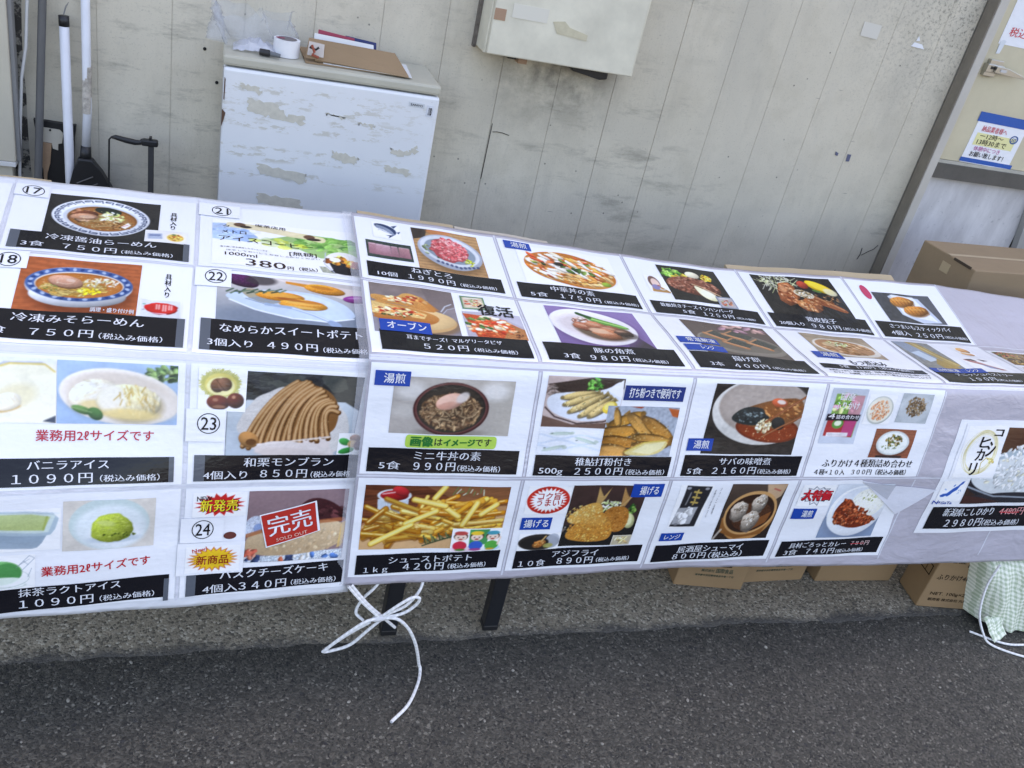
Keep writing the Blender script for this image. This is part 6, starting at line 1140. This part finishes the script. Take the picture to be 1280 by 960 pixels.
# cardboard file box with papers
cf = thing('cardboard_file', (.05, .86, ZT), 'open brown cardboard file holding papers with a taped left corner on the fridge', 'file')
mcf = mat_cardboard('file_cardboard', (.29, .19, .105))
g = MB(); P = [(-.073, .842, ZT + .010), (.160, .822, ZT + .004), (.158, .826, ZT + .012), (.132, .880, ZT + .038), (-.066, .872, ZT + .044)]
g.hull([P[0], P[1], P[3], P[4]] + [(p[0], p[1] + .003, p[2] + .0035) for p in (P[0], P[1], P[3], P[4])], ((0, 1, 2, 3), (7, 6, 5, 4), (0, 4, 5, 1), (1, 5, 6, 2), (2, 6, 7, 3), (3, 7, 4, 0))); g.build('front_flap', mcf, cf)
MB().box((-.075, .835, ZT + .0005), (.165, .985, ZT + .0035), .03).build('base_sheet', mcf, cf); MB().box((-.03, .832, ZT + .0037), (.172, .96, ZT + .0050), -.05).build('white_papers', mat('office_paper', (.68, .68, .68), .6), cf); MB().box((-.05, .839, ZT + .0053), (.150, .95, ZT + .0085), -.03).build('brown_sheet', mcf, cf)
g = MB(); g.hull([(-.055, .889, ZT + .009), (.088, .885, ZT + .009), (.083, .90, ZT + .048), (-.052, .90, ZT + .054), (-.055, .892, ZT + .009), (.088, .888, ZT + .009), (.083, .903, ZT + .048), (-.052, .903, ZT + .054)], ((0, 1, 2, 3), (7, 6, 5, 4), (0, 4, 5, 1), (1, 5, 6, 2), (2, 6, 7, 3), (3, 7, 4, 0))); g.build('white_papers', MATS['office_paper'], cf)
g = MB(); g.hull([(-.045, .905, ZT + .009), (.042, .905, ZT + .009), (.040, .912, ZT + .0535), (-.043, .912, ZT + .061), (-.045, .908, ZT + .009), (.042, .908, ZT + .009), (.040, .915, ZT + .0535), (-.043, .915, ZT + .061)], ((0, 1, 2, 3), (7, 6, 5, 4), (0, 4, 5, 1), (1, 5, 6, 2), (2, 6, 7, 3), (3, 7, 4, 0))); g.build('red_folder', mat('red_folder', (.32, .03, .07), .5), cf)
g = MB(); g.hull([(.02, .916, ZT + .009), (.096, .913, ZT + .009), (.092, .918, ZT + .0505), (.02, .920, ZT + .0555), (.02, .919, ZT + .009), (.096, .916, ZT + .009), (.092, .921, ZT + .0505), (.02, .923, ZT + .0555)], ((0, 1, 2, 3), (7, 6, 5, 4), (0, 4, 5, 1), (1, 5, 6, 2), (2, 6, 7, 3), (3, 7, 4, 0))); g.build('blue_folder', mat('blue_folder', (.02, .035, .14), .5), cf)
MB().tube([(-.062, .838, ZT + .040), (-.055, .835, ZT + .026), (-.060, .834, ZT + .020), (-.045, .833, ZT + .016)], .003, 6).build('binder_cord', mat('cord_red', (.28, .06, .03), .6), cf); MB().tube([(-.066, .842, ZT + .034), (-.052, .838, ZT + .031), (-.046, .838, ZT + .037)], .0026, 6).build('binder_cord', M_BLACK, cf)
g = MB(); g.hull([(-.070, .8405, ZT + .017), (-.034, .8385, ZT + .016), (-.032, .860, ZT + .0405), (-.066, .864, ZT + .0425)], ((0, 1, 2, 3),)); g.build('clear_tape', mat('clear_tape', (.55, .50, .45), .15, alpha=.75), cf)

# ------------------------------------------------------------------ cleaning tools against the wall, left
def pole(name, label, cat, parts, base): 
    t = thing(name, base, label, cat)
    for nm, pts, r, m in parts: MB().tube(pts, r, 14).build(nm, m, t, 0, True)
    return t
mwp = mat('pole_white', (.62, .63, .66), .35, var=.06, vscale=20)
Yp = .98
p = pole('mop_handle', 'white mop handle with a black end cap leaning against the wall', 'mop', [('pole', [(-.560, Yp - .03, .06), (-.5805, Yp, .567), (-.583, Yp + .012, .922)], .0105, mwp), ('end_cap', [(-.583, Yp + .0125, .9225), (-.5833, Yp + .013, .944)], .0112, M_BLACK)], (-.57, .96, .008))
MB().tube([(-.583, .993, .945), (-.578, .993, .962), (-.572, .99, .975), (-.579, .993, .965), (-.584, .993, .946)], .0008, 5).build('hanging_loop', mat('wire', (.2, .2, .2), .5), p); MB().box((-.60, .90, .009), (-.52, .98, .07)).build('mop_head', mat('mop_grey', (.3, .3, .3), .9), p, .01)
b = thing('broom', (-.53, .96, .50), 'black fan broom with a peeling white handle standing bristles up behind the table', 'broom')
MB().tube([(-.5445, Yp + .005, .654), (-.5400, Yp + .01, .74), (-.5385, Yp + .016, 1.10)], .0098, 14).build('handle', mwp, b, 0, True)
MB().tube([(-.5415, Yp + .0088, .735), (-.5385, Yp + .0125, .842)], .0102, 14, False).build('peeled_paint', mat('peeled', (.42, .38, .33), .7, var=.4, vscale=90), b, 0, True)
MB().tube([(-.5455, Yp, .625), (-.5445, Yp + .005, .657)], [.0135, .0115], 14).build('socket', M_BLACK, b, 0, True)
g = MB(); pl = [(-.560, .632), (-.530, .632), (-.509, .603), (-.486, .560), (-.462, .50), (-.604, .50), (-.592, .53), (-.581, .565), (-.571, .603)]; g.prism(pl, .963, .988); g.build('head', M_BLACK, b, .004)
for k, (x0, z0, x1, z1) in enumerate(((-.564, .572, -.528, .592), (-.555, .556, -.518, .576), (-.545, .535, -.506, .556))): MB().tube([(x0, .961, z0), (x1, .961, z1)], .0016, 6).build('slot', mat('dusty_grey', (.10, .095, .09), .8), b)
d = thing('dustpan', (-.44, .95, .4), 'black dustpan with a looped wire and grip handle standing against the wall', 'dustpan')
MB().tube([(-.4935, .955, .42), (-.4935, .96, .58), (-.4915, .96, .688), (-.486, .96, .695), (-.475, .96, .694)], .0022, 8).build('wire', M_BLACK, d, 0, True)
MB().tube([(-.486, .96, .694), (-.478, .96, .6955), (-.455, .96, .691), (-.435, .96, .6885), (-.424, .96, .6895), (-.418, .96, .694)], [.003, .0055, .0068, .0066, .0055, .0062], 12).build('grip', M_BLACK, d, 0, True)
MB().box((-.421, .95, .684), (-.384, .968, .700)).build('joint', M_BLACK, d, .004); MB().box((-.404, .952, .698), (-.398, .966, .706)).build('joint_pin', M_BLACK, d)
MB().box((-.4065, .956, .30), (-.3935, .967, .685)).build('upright', mat('dark_grey', (.045, .045, .047), .5), d, .002); MB().prism([(-.52, .42), (-.38, .42), (-.36, .30), (-.54, .30)], .91, .97).build('pan', M_BLACK, d)
p = pole('grey_pole', 'thin dark grey pole leaning against the wall by the cabinet', 'pole', [('shaft', [(-.652, .96, .03), (-.649, .98, .575), (-.6235, Yp + .014, .985), (-.615, Yp + .016, 1.12)], .0088, mat('pole_grey', (.11, .11, .11), .45, var=.1))], (-.65, .95, .008))
t = tag(MB().tube([(-.692, .985, .05), (-.689, .985, .575), (-.6815, .99, .70), (-.674, .99, .796), (-.6615, .992, .868), (-.654, .993, .97), (-.652, .993, 1.2)], .0036, 8).build('white_cable', mat('cable_white', (.55, .55, .54), .5), None, 0, True), 'thin white cable running down the wall beside the cabinet', 'cable')
k = thing('black_sign_board', (-.61, 1.0, .2), 'black board with a torn beige paper and brown tape leaning behind the poles', 'board')
MB().prism([(-.657, .702), (-.652, .700), (-.567, .698), (-.572, .66), (-.582, .40), (-.66, .40), (-.652, .66)], 1.003, 1.016).build('board', M_BLACK, k, .001)
MB().prism([(-.650, .681), (-.645, .686), (-.602, .684), (-.594, .676), (-.598, .652), (-.606, .650), (-.607, .634), (-.618, .637), (-.620, .650), (-.652, .652)], 1.0005, 1.0025).build('beige_paper', mat('beige_paper', (.50, .46, .38), .7, var=.1), k); MB().prism([(-.652, .651), (-.620, .6495), (-.625, .60), (-.632, .575), (-.634, .55), (-.640, .55), (-.640, .585), (-.651, .61)], .998, 1.0002).build('brown_tape', mat('kraft_tape', (.36, .23, .14), .6, var=.12, vscale=40), k)
MB().lathe((-.622, 1.0005, .681), ((.0025, 0), (.0025, .002)), 10, (0, -1, 0)).build('pin', M_BLACK, k)

# ------------------------------------------------------------------ tables, prop boards, banners
def table(x0, x1, label):
    t = thing('folding_table', ((x0 + x1) / 2, .22, .008), label, 'table', 'folding tables under the banners')
    MB().box((x0, .035, .612), (x1, .425, .632)).build('table_top', mat('table_grey', (.30, .28, .25), .5), t, .003)
    ml = mat('leg_black', (.014, .015, .018), .35)
    for x in (x0 + .111, x1 - .111):
        for y in (.03, .40):
            l = MB().box((x - .0165, y - .0145, .022), (x + .0165, y + .0145, .6115)).build('leg', ml, t, .003)
            MB().box((x - .0172, y - .0152, .0085), (x + .0172, y + .0152, .024)).build('leg_cap', M_BLACK, l, .003)
        MB().box((x - .010, .0448, .30), (x + .010, .3852, .322)).build('crossbar', ml, t)
    return t
table(-1.564, .2365, 'folding table with black legs under the left banner, its right leg behind the rope bow'); table(.2375, 2.04, 'folding table under the right banner, its left leg standing right of the rope bow')
def card_under(N, c0, c1, v0, v1, dz, label, m, th=.003):
    C, Vv = np.meshgrid(np.linspace(c0, c1, 12), np.linspace(v0, v1, 8)); a = surf(N, C, Vv, -dz); b = surf(N, C, Vv, -dz - th)
    Q = grid_quads(12, 8); n = len(a); V = np.concatenate([a, b]); Qb = (Q + n)[:, ::-1]
    e = [k for k in range(12)] + [11 + 12 * k for k in range(1, 8)] + [84 + k for k in range(10, -1, -1)] + [12 * k for k in range(6, 0, -1)]
    sd = np.array([(e[i], e[(i + 1) % len(e)], e[(i + 1) % len(e)] + n, e[i] + n) for i in range(len(e))])
    return tag(obj('cardboard_sheet', np_mesh(V, np.concatenate([Q, Qb, sd]), False), m), label, 'cardboard', 'cardboard sheets propping the banners')
mcs = mat_cardboard('pale_cardboard', (.46, .36, .23)); 
card_under(LN, -1.0, .17, -.175, 1.1, .006, 'pale cardboard sheet showing behind the soy ramen sheet at the left', mcs, .006)
card_under(RN, .05, .72, -.14, 1.2, .006, 'brown cardboard edge showing behind the minced tuna sheet', mcs, .006); card_under(RN, .73, 1.44, -.13, 1.2, .0065, 'paler cardboard edge showing behind the stir fry sheet', mat_cardboard('grey_cardboard', (.50, .44, .36)), .006)
card_under(RN, 2.97, 4.6, -.16, 1.2, .006, 'cardboard edge showing behind the chicken dumpling and stick pie sheets', mcs, .008)
def vinyl(name, col, rough):
    b = NB(name); nz = b.noise(9, 3, .5, b.vec((1, 1, 1.4)), .8); n2 = b.noise(34, 3, .55, b.vec((.6, 1, 1.2)), .5)
    c = b.mix(b.rng(b.noise(4, 4, .6), .3, .7), tuple(x * .93 for x in col), col)
    return b.fin(c, rough, b.bump(b.math('ADD', nz, b.math('MULTIPLY', n2, .35)), .38, .02))
MV1 = vinyl('left_vinyl', (.68, .70, .74), .28); MV2 = vinyl('right_vinyl', (.47, .445, .50), .22); MVS = vinyl('vinyl_seam', (.63, .64, .70), .22)
def banner(N, c0, c1, vt, vb, label, m, name='menu_banner'):
    nx = int((c1 - c0) / .055) + 1; cs = np.linspace(c0, c1, nx); ts = np.linspace(0, 1, 130); C, T = np.meshgrid(cs, ts)
    Vt = np.interp(C, vt[0], vt[1]); Vb = np.interp(C, vb[0], vb[1]); VV = Vt + (Vb - Vt) * T
    a = surf(N, C, VV, 0.); b = surf(N, C, VV, -.0012); Q = grid_quads(nx, 130); n = len(a)
    e = list(range(nx)) + [nx - 1 + nx * k for k in range(1, 130)] + [129 * nx + k for k in range(nx - 2, -1, -1)] + [nx * k for k in range(128, 0, -1)]
    sd = np.array([(e[i], e[(i + 1) % len(e)], e[(i + 1) % len(e)] + n, e[i] + n) for i in range(len(e))])
    return tag(obj(name, np_mesh(np.concatenate([a, b]), np.concatenate([Q, (Q + n)[:, ::-1], sd])), m), label, 'banner', 'vinyl menu banners')
bl_ = banner(LN, -1.0, 2.03, ((-1, 0, 1, 2.1), (-.11, -.10, -.10, -.085)), ((-1, .14, 1.09, 2.1), (4.02, 4.035, 4.075, 4.04)), 'left white vinyl menu banner with the sheets numbered 17 to 24', MV1)
br_ = banner(RN, -.002, 6.6, ((-.1, 1.15, 3, 5, 6, 6.7), (-.046, -.04, -.035, -.023, .095, .12)), ((-.1, 1, 2.4, 3.4, 4.7, 5.6, 6.7), (4.06, 4.075, 4.06, 4.105, 4.14, 4.14, 4.14)), 'right lavender vinyl menu banner with empty pockets at its right end', MV2)
def seams(N, par, cl, vl, m, c0, c1, v1):
    for c in cl:
        for a, b in vl: obj('pocket_seam', strip(N, ((c - .006, a), (c + .006, a), (c + .006, b), (c - .006, b))), m, par)
    for r, w in ((1, .007), (2, .026), (3, .008)): obj('pocket_seam', strip(N, ((c0, r - w), (c1, r - w), (c1, r + w), (c0, r + w))), m, par)
def strip(N, q): s = Sheet(N, q, abs(q[1][0] - q[0][0]) * 303, abs(q[2][1] - q[1][1]) * 217); return s.rect(0, 0, s.W, s.H, .00035, step=9)
seams(LN, bl_, (0, 1), ((-.08, .98), (1.02, 1.94), (2.06, 2.98), (3.02, 4.0)), MVS, -.98, 2.0, 4.0)
seams(RN, br_, (1, 2, 3, 4, 5), ((-.02, .98), (1.02, 1.94), (2.06, 2.98), (3.02, 4.03)), MVS, .0, 6.5, 4.1)
q = Sheet(RN, ((-.056, -.045), (.008, -.045), (.008, 4.055), (-.056, 4.055)), 19, 890); V0 = q.rect(0, 0, 19, 890, .0009, step=5)
mh = vinyl('hem_vinyl', (.66, .67, .72), .14); mh.node_tree.nodes['Principled BSDF'].inputs['Alpha'].default_value = .30
obj('hem', V0, mh, br_)

# ------------------------------------------------------------------ cartons
def carton(lo, hi, rz, piv, label, m=None, name='cardboard_box'):
    t = thing(name, ((lo[0] + hi[0]) / 2, (lo[1] + hi[1]) / 2, lo[2]), label, 'box', 'cardboard boxes')
    return t, MB().box(lo, hi, rz, piv).build('carton', m or M_CARD, t, .003)
class FaceF:
    """front face of a turned carton: local mm from its lower left front corner"""
    def __init__(s, p, rz, side=0): s.p, s.a = p, rz; s.side = side
    def map(s, X, Y, h):
        X, Y = np.asarray(X, float) / 1000, np.asarray(Y, float) / 1000; a = s.a; t = (math.cos(a), math.sin(a)); n = (math.sin(a), -math.cos(a))
        return np.stack([s.p[0] + X * t[0] + h * n[0], s.p[1] + X * t[1] + h * n[1], s.p[2] - Y], -1)
def print_on(c, F, items, col, h=.0006): flat_letters(F, c, items, col, h)
Z0 = .0085
t, c = carton((.848, .135, Z0), (1.028, .36, .34), math.radians(-9), (.848, .135, 0), 'left cardboard box under the banner below the shumai sheet, turned slightly forward')
F = FaceF((.848, .135, 0), math.radians(-9)); print_on(c, F, [('株式会社', 58, 92, -59, 8), ('国際食品', 96, 140, -58, 13), ('東京都中央区築地食品市場一丁目', 46, 146, -45, 6)], '4a5648')
MB().box((.870, .1335, .078), (.98, .1345, .090), math.radians(-9), (.848, .135, 0)).build('printed_frame', ink('4a3a2c'), c)
t, c = carton((1.040, .132, Z0), (1.222, .36, .34), math.radians(1), (1.04, .132, 0), 'second cardboard box under the banner with faint blue print')
F = FaceF((1.040, .132, 0), math.radians(1)); print_on(c, F, [('株式会社', 42, 78, -59, 8), ('国際食品', 84, 130, -58, 13), ('東京都中央区築地食品市場一丁目', 30, 138, -45, 6)], '4a5648')
t, c = carton((1.258, .128, Z0), (1.492, .37, .34), math.radians(-2), (1.258, .128, 0), 'plain cardboard box under the banner below the curry sheet')
a4 = math.atan2(-.003 - .025, 1.692 - 1.508)
t, c = carton((1.508, .027, Z0), (1.90, .118, .245), a4, (1.508, .027, 0), 'printed cardboard box beside the gingham cloth at the right', name='cardboard_box')
F = FaceF((1.508, .027, 0), a4); print_on(c, F, [('ふりかけ4種詰め合わせ', 14, 205, -103, 18), ('NET. 100g×20袋', 20, 150, -51, 12), ('販売者 株式会社 丸和屋フーズ', 22, 185, -32, 9)], '3a2c20', .0008)
print_on(c, F, [('業務用', 92, 158, -158, 20)], '3a2c20', .0008); print_on(c, F, [('丸美屋', 24, 72, -160, 17)], '3a2c20', .0008)
for b0, b1 in (((82, 150), (168, 153)), ((82, 186), (168, 189)), ((82, 150), (85, 189)), ((165, 150), (168, 189))):
    P = [tuple(v) for v in F.map([b0[0], b1[0], b1[0], b0[0]], [-b0[1], -b0[1], -b1[1], -b1[1]], .0008)]; obj('printed_frame', np_mesh(P, [[0, 1, 2, 3]]), ink('3a2c20'), c)
sd = Vector((math.sin(-a4), math.cos(a4), 0))
class SideF:
    def map(s, X, Y, h):
        X, Y = np.asarray(X, float) / 1000, np.asarray(Y, float) / 1000
        return np.stack([1.508 + sd.x * (.091 - X) - h, .027 + sd.y * (.091 - X) + 0 * X, Z0 + Y * -1], -1)
F = SideF(); print_on(c, F, [('19.SR', 12, 70, -146, 16)], '3a2c20', .0008)
for b0, b1 in (((18, 96), (80, 99)), ((18, 124), (80, 127)), ((18, 96), (21, 127)), ((77, 96), (80, 127)), ((38, 96), (40, 127)), ((58, 96), (60, 127))):
    P = [tuple(v) for v in F.map([b0[0], b1[0], b1[0], b0[0]], [-b0[1], -b0[1], -b1[1], -b1[1]], .0008)]; obj('printed_frame', np_mesh(P, [[0, 1, 2, 3]]), ink('3a2c20'), c)
# tall carton by the door
t, c = carton((1.70, .52, .012), (2.16, .725, .75), math.radians(3.5), (1.70, .52, 0), 'large brown cardboard box behind the table in front of the door', mat_cardboard('brown_cardboard', (.30, .21, .125)))
MB().box((1.70, .615, .7504), (2.16, .628, .7512), math.radians(3.5), (1.70, .52, 0)).build('flap_seam', mat('seam_pale', (.42, .32, .21), .7), c); MB().box((1.6985, .60, .70), (1.6995, .632, .728), math.radians(3.5), (1.70, .52, 0)).build('tape_tab', mat('tape_tab', (.44, .33, .20), .5), c)
MB().box((1.6985, .535, .7445), (1.7015, .60, .7517), math.radians(3.5), (1.70, .52, 0)).build('flap_edge', mat('flap_dark', (.06, .04, .025), .8), c)

# ------------------------------------------------------------------ gingham cloth bag, right edge
def uvd(me, name, U):
    uv = me.uv_layers.new(name=name); vi = np.empty(len(me.loops), np.int32); me.loops.foreach_get('vertex_index', vi); uv.data.foreach_set('uv', np.asarray(U, np.float32)[vi].ravel())
rc = np.random.RandomState(11); nA, nB = 70, 50
A, B = np.meshgrid(np.linspace(0, 1, nA), np.linspace(0, 1, nB))     # A along x, B bottom to top
zz = .012 + .30 * B; left = 1.640 - .34 * np.clip(zz - .0, 0, .24) * 1.05; width = .46
bul = np.sin(np.clip(A * 1.25, 0, 1) * math.pi) ** .5
yy = -.010 - .075 * np.clip(1 - B * 1.25, 0, 1) ** .8 * bul - .020 * bul * np.sin(B * 3.0) + .05 * np.clip(B - .55, 0, 1) + .006 * np.sin(A * 26 + B * 5) + .004 * np.sin(A * 55 - B * 8)
yy = yy + .10 * (1 - np.clip(A / .06, 0, 1)) ** 2 * .6
V = np.stack([left + A * width, np.maximum(yy, -.11) + np.clip((zz - .20) / .06, 0, 1) * .035, zz + .004 * np.sin(A * 18)], -1)
Q = grid_quads(nA, nB)[:, ::-1]
cb_ = thing('cloth_bag', (1.8, .05, .008), 'green and white gingham cloth bag standing at the right edge', 'bag')
me = np_mesh(V.reshape(-1, 3), Q); uvd(me, 'cloth', np.stack([(A * width / .0125).ravel(), (B * .32 / .0125).ravel()], -1)); mgh = mat_gingham(); o = obj('cloth', me, mgh, cb_)
A2, B2 = np.meshgrid(np.linspace(0, 1, 14), np.linspace(0, 1, 10)); P0, P1, P2, P3 = map(np.array, ((1.638, -.060, .045), (1.655, -.105, .006), (1.705, -.088, .012), (1.690, -.055, .055)))
V = ((1 - A2) * (1 - B2))[..., None] * P0 + (A2 * (1 - B2))[..., None] * P1 + (A2 * B2)[..., None] * P2 + ((1 - A2) * B2)[..., None] * P3; V[..., 2] += .006 * np.sin(B2 * 9); V[..., 1] -= .004 * np.sin(A2 * 7)
me = np_mesh(V.reshape(-1, 3), grid_quads(14, 10)); uvd(me, 'cloth', np.stack([A2.ravel() * 5, B2.ravel() * 5], -1)); obj('tie_flap', me, mgh, cb_)
MB().box((1.66, .01, .009), (2.06, .12, .25)).build('lining', mat('lining', (.2, .25, .2), .9), cb_)

# ------------------------------------------------------------------ ropes
def spline(P, n=10):
    P = [Vector(p) for p in P]; E = [P[0] * 2 - P[1]] + P + [P[-1] * 2 - P[-2]]; out = []
    for i in range(1, len(E) - 2):
        for k in range(n):
            t = k / n; out.append(.5 * (2 * E[i] + (E[i + 1] - E[i - 1]) * t + (2 * E[i - 1] - 5 * E[i] + 4 * E[i + 1] - E[i + 2]) * t * t + (3 * E[i] - E[i - 1] - 3 * E[i + 1] + E[i + 2]) * t ** 3))
    return out + [P[-1]]
MROPE = mat_rope()
def rope_mesh(paths, r):
    Vs, Qs, Us, n0 = [], [], [], 0
    for pts in paths:
        pts = spline(pts, 10); g = 9; n = len(pts); up = None; L_ = 0.
        for i, p in enumerate(pts):
            t = (pts[min(i + 1, n - 1)] - pts[max(i - 1, 0)]).normalized()
            if up is None: up = t.orthogonal().normalized()
            up = (up - t * up.dot(t)).normalized(); sdv = t.cross(up)
            if i: L_ += (p - pts[i - 1]).length
            for k in range(g):
                a = k / (g - 1) * 2 * math.pi; Vs.append(p + (up * math.cos(a) + sdv * math.sin(a)) * r); Us.append((k / (g - 1) * .31, L_ / .0055 * .31))
        for i in range(n - 1):
            for k in range(g - 1): a = n0 + i * g + k; Qs.append((a, a + 1, a + g + 1, a + g))
        n0 += n * g
    me = np_mesh([tuple(v) for v in Vs], Qs); uvd(me, 'rope', Us); return me
kn = (.074, -.082, .163)
rp = thing('rope_bow', (.08, -.08, 0), 'white rope tied in a bow hanging from the join of the two banners', 'rope')
obj('strand', rope_mesh([[(.006, -.074, .240), (.035, -.080, .205), kn], [(.012, -.070, .24), (.045, -.076, .198), (.075, -.076, .165), (.11, -.072, .125)], [(.078, -.05, .255), (.062, -.06, .225), (.040, -.062, .195), (.03, -.066, .165), (.045, -.074, .15)]], .0030), MROPE, rp)
obj('loop', rope_mesh([[kn, (.045, -.088, .160), (.008, -.088, .125), (-.020, -.084, .088), (-.024, -.082, .080), (-.010, -.080, .079), (.025, -.082, .095), (.055, -.084, .135), (.080, -.084, .166)]], .0031), MROPE, rp)
obj('loop', rope_mesh([[kn, (.10, -.088, .197), (.127, -.086, .2165), (.143, -.084, .212), (.138, -.082, .192), (.115, -.082, .172), kn]], .0031), MROPE, rp)
obj('loop', rope_mesh([[(.058, -.078, .150), (.020, -.076, .118), (-.012, -.076, .087), (-.020, -.078, .082)]], .0030), MROPE, rp)
obj('tail', rope_mesh([[kn, (.105, -.088, .165), (.130, -.088, .140), (.150, -.086, .100), (.163, -.080, .060), (.174, -.072, .018), (.178, -.075, .0055), (.168, -.108, .0042), (.140, -.158, .0042), (.101, -.195, .0042)]], .0033), MROPE, rp)
obj('tail', rope_mesh([[(.146, -.05, .262), (.150, -.062, .238), (.142, -.070, .212), (.120, -.078, .188), (.09, -.080, .172), kn]], .0030), MROPE, rp)
g = MB(); bmesh.ops.create_uvsphere(g.bm, u_segments=14, v_segments=10, radius=1, matrix=Matrix.Translation(kn) @ Matrix.Rotation(-.2, 4, 'Y') @ Matrix.Diagonal((.017, .007, .0068, 1))); obj('knot', g.mesh(0, True), mat('knot_white', (.62, .62, .63), .7, bump=.6, bscale=300), rp)
for P_ in ([(1.600, -.048, .215), (1.590, -.055, .15), (1.592, -.075, .08), (1.615, -.095, .03), (1.64, -.112, .006), (1.70, -.15, .004), (1.80, -.19, .004), (1.90, -.21, .004)], [(1.613, -.064, .004), (1.65, -.090, .0045), (1.69, -.112, .0048), (1.74, -.118, .004), (1.82, -.118, .004)]): obj('tie_cord', rope_mesh([P_], .0029), MROPE, cb_)
